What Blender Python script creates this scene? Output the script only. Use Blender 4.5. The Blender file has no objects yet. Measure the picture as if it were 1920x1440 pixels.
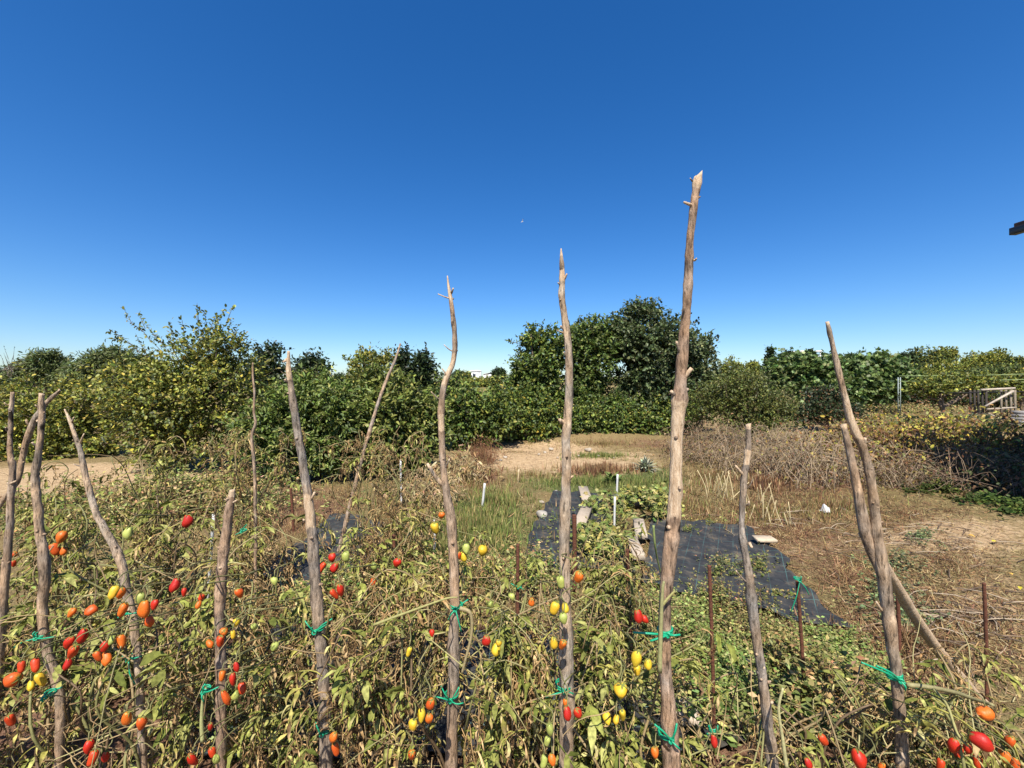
import bpy, math, random
import numpy as np

# ------------------------------------------------------------------ camera, sky, sun, exposure
SC = bpy.context.scene
COL = SC.collection
F, CX, CY, CH = 800.0, 960.0, 720.0, 1.6          # photo focal length / centre in pixels, eye height in metres
R = math.radians
cam = bpy.data.cameras.new("camera"); camo = bpy.data.objects.new("camera", cam); COL.objects.link(camo)
cam.sensor_width = 36.0; cam.lens = F / 1920.0 * 36.0
cam.clip_start = 0.05; cam.clip_end = 6000
camo.location = (0, 0, CH); camo.rotation_euler = (R(90), 0, 0)
SC.camera = camo

SUN_EL, SUN_AZ = 55.0, 6.0                        # sun behind the camera, a touch to its left
world = bpy.data.worlds.new("World"); SC.world = world; world.use_nodes = True
wn = world.node_tree.nodes; wl = world.node_tree.links
bg = wn["Background"]
sky = wn.new("ShaderNodeTexSky"); sky.sky_type = 'NISHITA'; sky.sun_disc = False
sky.sun_elevation = R(SUN_EL); sky.sun_rotation = R(180 + SUN_AZ)
sky.altitude = 300; sky.air_density = 1.0; sky.dust_density = 0.7; sky.ozone_density = 6.0
hs = wn.new("ShaderNodeHueSaturation"); hs.inputs["Saturation"].default_value = 1.28
hs.inputs["Hue"].default_value = 0.506
wl.new(sky.outputs[0], hs.inputs["Color"]); wl.new(hs.outputs[0], bg.inputs[0])
bg.inputs[1].default_value = 0.095
sun = bpy.data.lights.new("sun", 'SUN'); suno = bpy.data.objects.new("sun", sun); COL.objects.link(suno)
sun.energy = 5.0; sun.angle = R(0.5); sun.color = (1.0, 0.94, 0.84)
suno.rotation_euler = (R(90 - SUN_EL), 0, R(-SUN_AZ)); suno.location = (0, -5, 12)
SC.view_settings.view_transform = 'Standard'; SC.view_settings.look = 'None'
SC.view_settings.exposure = 0.8; SC.view_settings.gamma = 1.0
SC.cycles.max_bounces = 6; SC.cycles.diffuse_bounces = 3; SC.cycles.transparent_max_bounces = 6
SC.cycles.use_denoising = True

rng = np.random.default_rng(7)
random.seed(7)
A = np.array

# ------------------------------------------------------------------ helpers
def W(px, py, d):
    return A([(px - CX) / F * d, d, CH - (py - CY) / F * d])
def G(px, py, z=0.0):
    d = F * (CH - z) / (py - CY)
    return A([(px - CX) / F * d, d, z])
def cth(px): return 1.0 / math.sqrt(1 + ((px - CX) / F) ** 2)      # a round thing off the lens axis is drawn wider by 1/cos
def lerp(a, b, t): return a + (b - a) * t
def sstep(a, b, x):
    t = np.clip((x - a) / (b - a), 0, 1); return t * t * (3 - 2 * t)
_lat = {}
def vnoise(x, y, seed=0):
    if seed not in _lat: _lat[seed] = np.random.default_rng(1000 + seed).random((256, 256))
    L = _lat[seed]
    xi = np.floor(x).astype(int); yi = np.floor(y).astype(int)
    fx = x - xi; fy = y - yi; fx = fx * fx * (3 - 2 * fx); fy = fy * fy * (3 - 2 * fy)
    a = L[xi % 256, yi % 256]; b = L[(xi + 1) % 256, yi % 256]; c = L[xi % 256, (yi + 1) % 256]; d = L[(xi + 1) % 256, (yi + 1) % 256]
    return (a * (1 - fx) + b * fx) * (1 - fy) + (c * (1 - fx) + d * fx) * fy
def fbm(x, y, seed=0, o=4):
    s = 0; amp = 0.5
    for i in range(o):
        s = s + amp * vnoise(x * 2 ** i, y * 2 ** i, seed + i); amp *= 0.5
    return s

class MB:
    """collects triangles with a colour per vertex and builds ONE mesh object"""
    def __init__(self): self.V = []; self.T = []; self.C = []; self.n = 0
    def add(self, V, T, C=None):
        V = np.asarray(V, float).reshape(-1, 3); T = np.asarray(T, int).reshape(-1, 3)
        if C is None: C = (0.5, 0.5, 0.5)
        C = np.asarray(C, float)
        if C.ndim == 1: C = np.tile(C, (len(V), 1))
        self.V.append(V); self.T.append(T + self.n); self.C.append(C); self.n += len(V)
    def inst(self, V, T, Rm, S, P, C):
        """N transformed copies of a template"""
        N = len(P); V = np.asarray(V, float); T = np.asarray(T, int)
        vv = np.einsum('nij,vj->nvi', Rm, V) * np.asarray(S).reshape(N, 1, -1) + P[:, None, :]
        tt = T[None] + (np.arange(N) * len(V))[:, None, None]
        cc = np.repeat(C, len(V), axis=0)
        self.add(vv.reshape(-1, 3), tt.reshape(-1, 3), cc)
    def mesh(self, name, smooth=False):
        V = np.concatenate(self.V); T = np.concatenate(self.T); C = np.concatenate(self.C)
        me = bpy.data.meshes.new(name)
        me.vertices.add(len(V)); me.vertices.foreach_set("co", V.astype(np.float32).ravel())
        me.loops.add(len(T) * 3); me.loops.foreach_set("vertex_index", T.astype(np.int32).ravel())
        me.polygons.add(len(T)); me.polygons.foreach_set("loop_start", np.arange(0, len(T) * 3, 3, dtype=np.int32))
        me.polygons.foreach_set("loop_total", np.full(len(T), 3, dtype=np.int32))
        if smooth: me.polygons.foreach_set("use_smooth", np.ones(len(T), dtype=bool))
        at = me.color_attributes.new("Col", 'FLOAT_COLOR', 'POINT')
        at.data.foreach_set("color", np.concatenate([C, np.ones((len(C), 1))], 1).astype(np.float32).ravel())
        me.update(); return me
    def build(self, name, mat, parent=None, smooth=False, loc=None):
        if not self.V: return None
        me = self.mesh(name, smooth); me.materials.append(mat)
        return link(name, me, parent, loc)
def link(name, me, parent=None, loc=None):
    o = bpy.data.objects.new(name, me); COL.objects.link(o)
    if parent is not None: o.parent = parent
    if loc is not None: o.location = loc
    return o
def tag(o, label=None, cat=None, group=None, kind=None):
    if label: o["label"] = label
    if cat: o["category"] = cat
    if group: o["group"] = group
    if kind: o["kind"] = kind
    return o
def thing(name, label, cat, loc, group=None):
    o = bpy.data.objects.new(name, None); COL.objects.link(o); o.location = loc; o.empty_display_size = 0.1
    return tag(o, label, cat, group)

def unit(v): v = np.asarray(v, float); return v / (np.linalg.norm(v, axis=-1, keepdims=True) + 1e-9)
def spline(P, n):
    """Catmull-Rom through the rows of P (any width), n samples"""
    P = np.asarray(P, float); k = len(P)
    if k == 2: t = np.linspace(0, 1, n)[:, None]; return P[0] * (1 - t) + P[1] * t
    Q = np.vstack([2 * P[0] - P[1], P, 2 * P[-1] - P[-2]])
    t = np.linspace(0, k - 1 - 1e-6, n); i = t.astype(int); u = (t - i)[:, None]
    a, b, c, d = Q[i], Q[i + 1], Q[i + 2], Q[i + 3]
    return 0.5 * (2 * b + (c - a) * u + (2 * a - 5 * b + 4 * c - d) * u ** 2 + (3 * b - a - 3 * c + d) * u ** 3)
def tube(mb, P, rad, sides=6, C=(0.3, 0.2, 0.1), rough=0.0, seed=0, cap=True):
    P = np.asarray(P, float); n = len(P); rad = np.broadcast_to(np.asarray(rad, float), (n,))
    t = unit(np.gradient(P, axis=0))
    ref = A([0, 1, 0.02]) if abs(t[0][1]) < 0.9 else A([1, 0, 0.02])
    u = unit(np.cross(t, ref)); v = np.cross(t, u)
    a = np.arange(sides) / sides * 2 * np.pi
    rr = rad[:, None] * np.ones(sides)[None]
    if rough:
        gx, gy = np.meshgrid(np.cos(a) * 1.3 + 7, np.arange(n) * 0.42, indexing='xy')
        gz = np.sin(a)[None] * 1.3
        rr = rr * (1 + rough * (2 * fbm(gx + gz * 3.1 + seed * 5.3, gy + gz + seed * 1.7, 3 + seed % 5, 3) - 0.9))
    V = P[:, None] + rr[..., None] * (np.cos(a)[None, :, None] * u[:, None] + np.sin(a)[None, :, None] * v[:, None])
    V = V.reshape(-1, 3)
    i = np.arange(n - 1)[:, None] * sides; j = np.arange(sides)[None]; j2 = (j + 1) % sides
    q = np.stack([i + j, i + j2, i + sides + j2, i + sides + j], -1).reshape(-1, 4)
    T = np.concatenate([q[:, [0, 1, 2]], q[:, [0, 2, 3]]])
    C = np.asarray(C, float)
    if C.ndim == 2 and len(C) == n: C = np.repeat(C, sides, 0)
    if cap:
        V = np.vstack([V, P[0], P[-1]]); m = n * sides
        T = np.vstack([T, np.stack([np.full(sides, m), j2[0], j[0]], -1), np.stack([np.full(sides, m + 1), (n - 1) * sides + j[0], (n - 1) * sides + j2[0]], -1)])
        if C.ndim == 2: C = np.vstack([C, C[0], C[-1]])
    mb.add(V, T, C)
def box(mb, c, s, C=(0.5, 0.5, 0.5), rz=0.0, axes=None, jit=0.0, bev=0.0):
    c = A(c, float); s = A(s, float) / 2
    k = A([[x, y, z] for x in (-1, 1) for y in (-1, 1) for z in (-1, 1)], float)
    if bev:     # chamfered box: 24 verts
        V = []
        b = np.minimum(bev, s * 0.45)
        for sg in k:
            for ax in range(3):
                p = sg * (s - b); p[ax] = sg[ax] * s[ax]; V.append(p)
        V = A(V)
        if jit: V = V + rng.normal(0, jit, V.shape)
        from itertools import product
        import bmesh
        bm = bmesh.new()
        for p in V: bm.verts.new(p)
        h = bmesh.ops.convex_hull(bm, input=bm.verts); bmesh.ops.triangulate(bm, faces=bm.faces)
        bm.verts.index_update()
        V = A([v.co[:] for v in bm.verts]); T = A([[v.index for v in f.verts] for f in bm.faces]); bm.free()
    else:
        V = k * s
        if jit: V = V + rng.normal(0, jit, V.shape)
        T = A([[0, 1, 3], [0, 3, 2], [4, 6, 7], [4, 7, 5], [0, 4, 5], [0, 5, 1], [2, 3, 7], [2, 7, 6], [0, 2, 6], [0, 6, 4], [1, 5, 7], [1, 7, 3]])
    if axes is not None: V = V @ np.asarray(axes)
    elif rz:
        co, si = math.cos(rz), math.sin(rz); V = V @ A([[co, si, 0], [-si, co, 0], [0, 0, 1]])
    mb.add(V + c, T, C)
def beam(mb, a, b, w, h, C):
    a = A(a, float); b = A(b, float); x = unit(b - a); ref = A([0, 0, 1.0]) if abs(x[2]) < 0.9 else A([0, 1.0, 0])
    y = unit(np.cross(ref, x)); z = np.cross(x, y)
    box(mb, (a + b) / 2, (np.linalg.norm(b - a), w, h), C, axes=[x, y, z])
def rand_rot(fwd, up, roll):
    """rotation matrices whose columns are forward, side, normal"""
    f = unit(fwd); s = unit(np.cross(up, f)); n = np.cross(f, s)
    c, q = np.cos(roll)[:, None], np.sin(roll)[:, None]
    s2 = s * c + n * q; n2 = n * c - s * q
    return np.stack([f, s2, n2], -1)
def pick(colors, weights, n, jit=0.18):
    cs = A(colors, float); w = A(weights, float); w /= w.sum()
    i = rng.choice(len(cs), n, p=w); c = cs[i]
    return np.clip(c * (1 + rng.normal(0, jit, (n, 1))) * (1 + rng.normal(0, jit * 0.35, (n, 3))), 0.004, 0.9)

# ------------------------------------------------------------------ materials
def newmat(name):
    m = bpy.data.materials.new(name); m.use_nodes = True
    nt = m.node_tree; return m, nt, nt.nodes, nt.links, nt.nodes["Principled BSDF"]
def nd(N, typ, **kw):
    n = N.new(typ)
    for k, v in kw.items():
        if k in n.inputs.keys(): n.inputs[k].default_value = v
        else: setattr(n, k, v)
    return n
def mixcol(N, L, a, b, fac, mode='MIX'):
    m = N.new("ShaderNodeMix"); m.data_type = 'RGBA'; m.blend_type = mode
    for s, v in ((6, a), (7, b), (0, fac)):
        if isinstance(v, bpy.types.NodeSocket): L.new(v, m.inputs[s])
        else: m.inputs[s].default_value = (*v, 1) if isinstance(v, tuple) else v
    return m.outputs[2]
def ramp(N, L, src, stops):
    r = N.new("ShaderNodeValToRGB"); L.new(src, r.inputs[0])
    e = r.color_ramp.elements
    while len(e) < len(stops): e.new(0.5)
    for k, (p, c) in zip(e, stops): k.position = p; k.color = (*c, 1) if isinstance(c, tuple) else (c, c, c, 1)
    return r.outputs[0]
def leaf_mat(name, rough=0.55, trans=0.25, spec=0.35, scale=60, var=0.35):
    m, nt, N, L, P = newmat(name)
    at = nd(N, "ShaderNodeAttribute", attribute_name="Col")
    tc = nd(N, "ShaderNodeTexCoord"); no = nd(N, "ShaderNodeTexNoise", Scale=scale, Detail=3.0)
    L.new(tc.outputs["Object"], no.inputs["Vector"])
    f = ramp(N, L, no.outputs["Fac"], [(0.3, 1 - var), (0.7, 1 + var * 0.5)])
    c = mixcol(N, L, at.outputs["Color"], f, 1.0, 'MULTIPLY')
    L.new(c, P.inputs["Base Color"]); P.inputs["Roughness"].default_value = rough; P.inputs["Specular IOR Level"].default_value = spec
    if trans:
        t = nd(N, "ShaderNodeBsdfTranslucent"); L.new(c, t.inputs["Color"])
        mx = nd(N, "ShaderNodeMixShader"); mx.inputs[0].default_value = trans
        L.new(P.outputs[0], mx.inputs[1]); L.new(t.outputs[0], mx.inputs[2]); L.new(mx.outputs[0], N["Material Output"].inputs[0])
    return m
def col_mat(name, rough=0.8, spec=0.3, scale=40, var=0.3, bump=0.0, stretch=(1, 1, 1), bscale=None):
    """colour from the mesh with procedural wear and fine relief"""
    m, nt, N, L, P = newmat(name)
    at = nd(N, "ShaderNodeAttribute", attribute_name="Col")
    tc = nd(N, "ShaderNodeTexCoord"); mp = nd(N, "ShaderNodeMapping"); mp.inputs["Scale"].default_value = stretch
    L.new(tc.outputs["Object"], mp.inputs["Vector"])
    no = nd(N, "ShaderNodeTexNoise", Scale=scale, Detail=5.0, Roughness=0.65); L.new(mp.outputs[0], no.inputs["Vector"])
    f = ramp(N, L, no.outputs["Fac"], [(0.28, 1 - var), (0.72, 1 + var * 0.6)])
    c = mixcol(N, L, at.outputs["Color"], f, 1.0, 'MULTIPLY')
    L.new(c, P.inputs["Base Color"]); P.inputs["Roughness"].default_value = rough; P.inputs["Specular IOR Level"].default_value = spec
    if bump:
        n2 = nd(N, "ShaderNodeTexNoise", Scale=bscale or scale * 1.5, Detail=6.0, Roughness=0.7); L.new(mp.outputs[0], n2.inputs["Vector"])
        b = nd(N, "ShaderNodeBump", Strength=bump, Distance=0.01); L.new(n2.outputs["Fac"], b.inputs["Height"]); L.new(b.outputs[0], P.inputs["Normal"])
    return m
def bark_mat(name):
    """weathered stick: grey bark with cracks, lenticels and bare wood (colour attribute: R bark..bare wood, G dark rot)"""
    m, nt, N, L, P = newmat(name)
    at = nd(N, "ShaderNodeAttribute", attribute_name="Col"); sp = nd(N, "ShaderNodeSeparateColor"); L.new(at.outputs["Color"], sp.inputs[0])
    tc = nd(N, "ShaderNodeTexCoord"); mp = nd(N, "ShaderNodeMapping"); mp.inputs["Scale"].default_value = (1, 1, 0.16)
    L.new(tc.outputs["Object"], mp.inputs["Vector"])
    fib = nd(N, "ShaderNodeTexNoise", Scale=150.0, Detail=6.0, Roughness=0.7); L.new(mp.outputs[0], fib.inputs["Vector"])
    mp2 = nd(N, "ShaderNodeMapping"); mp2.inputs["Scale"].default_value = (1, 1, 0.4); L.new(tc.outputs["Object"], mp2.inputs["Vector"])
    mot = nd(N, "ShaderNodeTexNoise", Scale=42.0, Detail=5.0, Roughness=0.6); L.new(mp2.outputs[0], mot.inputs["Vector"])
    big = nd(N, "ShaderNodeTexNoise", Scale=9.0, Detail=3.0); L.new(tc.outputs["Object"], big.inputs["Vector"])
    bark = ramp(N, L, mot.outputs["Fac"], [(0.28, (0.10, 0.075, 0.056)), (0.40, (0.25, 0.20, 0.152)), (0.54, (0.37, 0.30, 0.232)), (0.70, (0.56, 0.475, 0.38))])
    spk = nd(N, "ShaderNodeTexNoise", Scale=230.0, Detail=2.0); L.new(mp2.outputs[0], spk.inputs["Vector"])
    crack = ramp(N, L, fib.outputs["Fac"], [(0.36, 0.18), (0.46, 0.85), (0.58, 1.0), (0.72, 1.35)])
    bark = mixcol(N, L, bark, crack, 0.9, 'MULTIPLY')
    bark = mixcol(N, L, bark, ramp(N, L, spk.outputs["Fac"], [(0.27, 0.3), (0.36, 1.0)]), 0.7, 'MULTIPLY')
    warm = ramp(N, L, big.outputs["Fac"], [(0.35, (0.82, 0.9, 1.0)), (0.65, (1.12, 1.0, 0.86))])
    bark = mixcol(N, L, bark, warm, 1.0, 'MULTIPLY')
    wood = ramp(N, L, fib.outputs["Fac"], [(0.3, (0.32, 0.2, 0.11)), (0.55, (0.56, 0.42, 0.28)), (0.8, (0.68, 0.57, 0.43))])
    mm = nd(N, "ShaderNodeMath", operation='ADD'); L.new(sp.outputs[0], mm.inputs[0])
    m2 = nd(N, "ShaderNodeMath", operation='MULTIPLY_ADD'); L.new(mot.outputs["Fac"], m2.inputs[0]); m2.inputs[1].default_value = 1.1; m2.inputs[2].default_value = -0.55
    L.new(m2.outputs[0], mm.inputs[1])
    fac = ramp(N, L, mm.outputs[0], [(0.42, 0.0), (0.58, 1.0)])
    tint = ramp(N, L, sp.outputs[2], [(0.0, (0.8, 0.82, 0.86)), (0.35, (1.12, 1.02, 0.9)), (0.7, (1.0, 0.86, 0.78)), (1.0, (1.22, 1.16, 1.06))])
    bark = mixcol(N, L, bark, tint, 1.0, 'MULTIPLY')
    c = mixcol(N, L, bark, wood, fac)
    rot = nd(N, "ShaderNodeMath", operation='ADD'); L.new(sp.outputs[1], rot.inputs[0]); L.new(m2.outputs[0], rot.inputs[1])
    rf = ramp(N, L, rot.outputs[0], [(0.45, 0.0), (0.6, 1.0)])
    c = mixcol(N, L, c, (0.028, 0.02, 0.014), rf)
    L.new(c, P.inputs["Base Color"]); P.inputs["Roughness"].default_value = 0.85; P.inputs["Specular IOR Level"].default_value = 0.2
    hsum = nd(N, "ShaderNodeMath", operation='ADD'); L.new(fib.outputs["Fac"], hsum.inputs[0]); L.new(mot.outputs["Fac"], hsum.inputs[1])
    b = nd(N, "ShaderNodeBump", Strength=0.75, Distance=0.009); L.new(hsum.outputs[0], b.inputs["Height"]); L.new(b.outputs[0], P.inputs["Normal"])
    return m

M = {}
M['leaf'] = leaf_mat('tomato_leaf', 0.75, 0.14, 0.12, 90, 0.5)
M['crown'] = leaf_mat('tree_leaf', 0.5, 0.3, 0.35, 9, 0.25)
M['glossy'] = leaf_mat('glossy_leaf', 0.5, 0.2, 0.35, 9, 0.25)
M['farleaf'] = leaf_mat('far_leaf', 0.7, 0.15, 0.2, 0.8, 0.3)
M['grass'] = leaf_mat('grass_blade', 0.75, 0.22, 0.12, 5, 0.25)
M['twig'] = col_mat('twig', 0.85, 0.2, 60, 0.3, 0.3)
M['stem'] = col_mat('green_stem', 0.6, 0.35, 80, 0.3, 0.2)
M['trunk'] = col_mat('trunk_bark', 0.9, 0.2, 14, 0.45, 0.8, (1, 1, 0.3))
M['bark'] = bark_mat('stake_bark')
M['wood'] = col_mat('grey_timber', 0.85, 0.2, 18, 0.4, 0.4, (1, 1, 1))
M['concrete'] = col_mat('concrete', 0.9, 0.25, 26, 0.22, 0.35, bscale=120)
M['stone'] = col_mat('limestone', 0.9, 0.2, 9, 0.35, 0.7)
M['rust'] = col_mat('rusty_steel', 0.85, 0.3, 120, 0.5, 0.5)
M['plastic'] = col_mat('plastic', 0.42, 0.5, 20, 0.15, 0.05)
M['twine'] = col_mat('green_twine', 0.38, 0.5, 300, 0.25, 0.2)
M['cloth'] = col_mat('white_rag', 0.8, 0.2, 30, 0.15, 0.3)
M['plaster'] = col_mat('plaster', 0.9, 0.2, 0.9, 0.1, 0.1)
M['tile'] = col_mat('roof_tile', 0.85, 0.2, 6, 0.35, 0.3)
M['glass'] = col_mat('window_glass', 0.08, 0.8, 2, 0.1)
M['feather'] = col_mat('feather', 0.7, 0.3, 10, 0.1)

def tomato_mat():
    m, nt, N, L, P = newmat('tomato_skin')
    at = nd(N, "ShaderNodeAttribute", attribute_name="Col")
    tc = nd(N, "ShaderNodeTexCoord"); no = nd(N, "ShaderNodeTexNoise", Scale=55.0, Detail=3.0); L.new(tc.outputs["Object"], no.inputs["Vector"])
    f = ramp(N, L, no.outputs["Fac"], [(0.3, 0.6), (0.55, 1.0), (0.75, 1.08)])
    c = mixcol(N, L, at.outputs["Color"], f, 1.0, 'MULTIPLY')
    L.new(c, P.inputs["Base Color"]); P.inputs["Roughness"].default_value = 0.48; P.inputs["Specular IOR Level"].default_value = 0.4
    nb = nd(N, "ShaderNodeTexNoise", Scale=5.0, Detail=3.0); L.new(tc.outputs["Object"], nb.inputs["Vector"]); bb = nd(N, "ShaderNodeBump", Strength=0.06, Distance=0.1); L.new(nb.outputs["Fac"], bb.inputs["Height"]); L.new(bb.outputs[0], P.inputs["Normal"])
    P.inputs["Subsurface Weight"].default_value = 0.12; P.inputs["Subsurface Radius"].default_value = (0.01, 0.004, 0.002); P.inputs["Subsurface Scale"].default_value = 0.5
    return m
M['tomato'] = tomato_mat()

def fabric_mat():
    m, nt, N, L, P = newmat('weed_fabric')
    tc = nd(N, "ShaderNodeTexCoord"); se = nd(N, "ShaderNodeSeparateXYZ"); L.new(tc.outputs["UV"], se.inputs[0])
    def lines(axis, pitch, w):
        d = nd(N, "ShaderNodeMath", operation='PINGPONG'); L.new(se.outputs[axis], d.inputs[0]); d.inputs[1].default_value = pitch / 2
        l = nd(N, "ShaderNodeMath", operation='LESS_THAN'); L.new(d.outputs[0], l.inputs[0]); l.inputs[1].default_value = w
        return l.outputs[0]
    mx = nd(N, "ShaderNodeMath", operation='MAXIMUM'); L.new(lines(0, 0.13, 0.0022), mx.inputs[0]); L.new(lines(1, 0.15, 0.0022), mx.inputs[1])
    no = nd(N, "ShaderNodeTexNoise", Scale=7.0, Detail=6.0, Roughness=0.7); L.new(tc.outputs["Object"], no.inputs["Vector"])
    no2 = nd(N, "ShaderNodeTexNoise", Scale=3.0, Detail=4.0); L.new(tc.outputs["Object"], no2.inputs["Vector"])
    base = ramp(N, L, no.outputs["Fac"], [(0.3, (0.016, 0.017, 0.019)), (0.52, (0.034, 0.035, 0.036)), (0.66, (0.095, 0.08, 0.06)), (0.8, (0.2, 0.155, 0.10))])
    k = nd(N, "ShaderNodeMath", operation='MULTIPLY'); L.new(mx.outputs[0], k.inputs[0]); L.new(ramp(N, L, no2.outputs["Fac"], [(0.4, 0.1), (0.6, 0.7)]), k.inputs[1])
    c = mixcol(N, L, base, (0.07, 0.16, 0.15), k.outputs[0])
    L.new(c, P.inputs["Base Color"]); P.inputs["Roughness"].default_value = 0.7; P.inputs["Specular IOR Level"].default_value = 0.25
    wv = nd(N, "ShaderNodeTexNoise", Scale=420.0, Detail=2.0); L.new(tc.outputs["Object"], wv.inputs["Vector"])
    b = nd(N, "ShaderNodeBump", Strength=0.25, Distance=0.004); L.new(wv.outputs["Fac"], b.inputs["Height"]); L.new(b.outputs[0], P.inputs["Normal"])
    return m
M['fabric'] = fabric_mat()

def ground_mat():
    """Col attribute: R bare sand, G green cover, B reddish-brown litter; the rest is dry straw soil"""
    m, nt, N, L, P = newmat('garden_soil')
    at = nd(N, "ShaderNodeAttribute", attribute_name="Col"); sp = nd(N, "ShaderNodeSeparateColor"); L.new(at.outputs["Color"], sp.inputs[0])
    tc = nd(N, "ShaderNodeTexCoord"); O = tc.outputs["Object"]
    def noise(s, d=6.0, r=0.65):
        n = nd(N, "ShaderNodeTexNoise", Scale=s, Detail=d, Roughness=r); L.new(O, n.inputs["Vector"]); return n.outputs["Fac"]
    n1, n2, n3, n4 = noise(2.2), noise(11.0), noise(55.0, 4.0, 0.75), noise(0.06, 5.0)
    straw = ramp(N, L, n3, [(0.3, (0.10, 0.068, 0.036)), (0.5, (0.235, 0.165, 0.085)), (0.72, (0.42, 0.32, 0.18))])
    far = ramp(N, L, n4, [(0.35, (0.6, 0.75, 0.5)), (0.65, (1.1, 1.05, 0.95))])
    straw = mixcol(N, L, straw, far, 0.7, 'MULTIPLY')
    sand = ramp(N, L, n2, [(0.3, (0.30, 0.20, 0.11)), (0.5, (0.45, 0.315, 0.18)), (0.75, (0.55, 0.41, 0.25))])
    speck = ramp(N, L, n3, [(0.33, 0.45), (0.45, 1.0), (0.8, 1.1)])
    sand = mixcol(N, L, sand, speck, 0.8, 'MULTIPLY')
    green = ramp(N, L, n3, [(0.3, (0.05, 0.065, 0.022)), (0.6, (0.13, 0.15, 0.05)), (0.8, (0.26, 0.21, 0.1))])
    red = ramp(N, L, n3, [(0.28, (0.055, 0.03, 0.02)), (0.5, (0.17, 0.092, 0.055)), (0.75, (0.31, 0.20, 0.13))])
    def mask(s):
        a = nd(N, "ShaderNodeMath", operation='MULTIPLY_ADD'); L.new(n2, a.inputs[0]); a.inputs[1].default_value = 0.9; L.new(s, a.inputs[2])
        b = nd(N, "ShaderNodeMath", operation='MULTIPLY_ADD'); L.new(n1, b.inputs[0]); b.inputs[1].default_value = 0.5; L.new(a.outputs[0], b.inputs[2])
        return ramp(N, L, b.outputs[0], [(0.98, 0.0), (1.0, 0.0)]) if False else ramp(N, L, scale(b.outputs[0]), [(0.55, 0.0), (0.72, 1.0)])
    def scale(s):
        a = nd(N, "ShaderNodeMath", operation='MULTIPLY'); L.new(s, a.inputs[0]); a.inputs[1].default_value = 0.55; return a.outputs[0]
    c = mixcol(N, L, straw, red, mask(sp.outputs[2]))
    c = mixcol(N, L, c, green, mask(sp.outputs[1]))
    c = mixcol(N, L, c, sand, mask(sp.outputs[0]))
    L.new(c, P.inputs["Base Color"]); P.inputs["Roughness"].default_value = 0.95; P.inputs["Specular IOR Level"].default_value = 0.1
    hs_ = nd(N, "ShaderNodeMath", operation='ADD'); L.new(n3, hs_.inputs[0]); L.new(n2, hs_.inputs[1])
    b = nd(N, "ShaderNodeBump", Strength=0.8, Distance=0.03); L.new(hs_.outputs[0], b.inputs["Height"]); L.new(b.outputs[0], P.inputs["Normal"])
    return m
M['ground'] = ground_mat()

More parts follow.
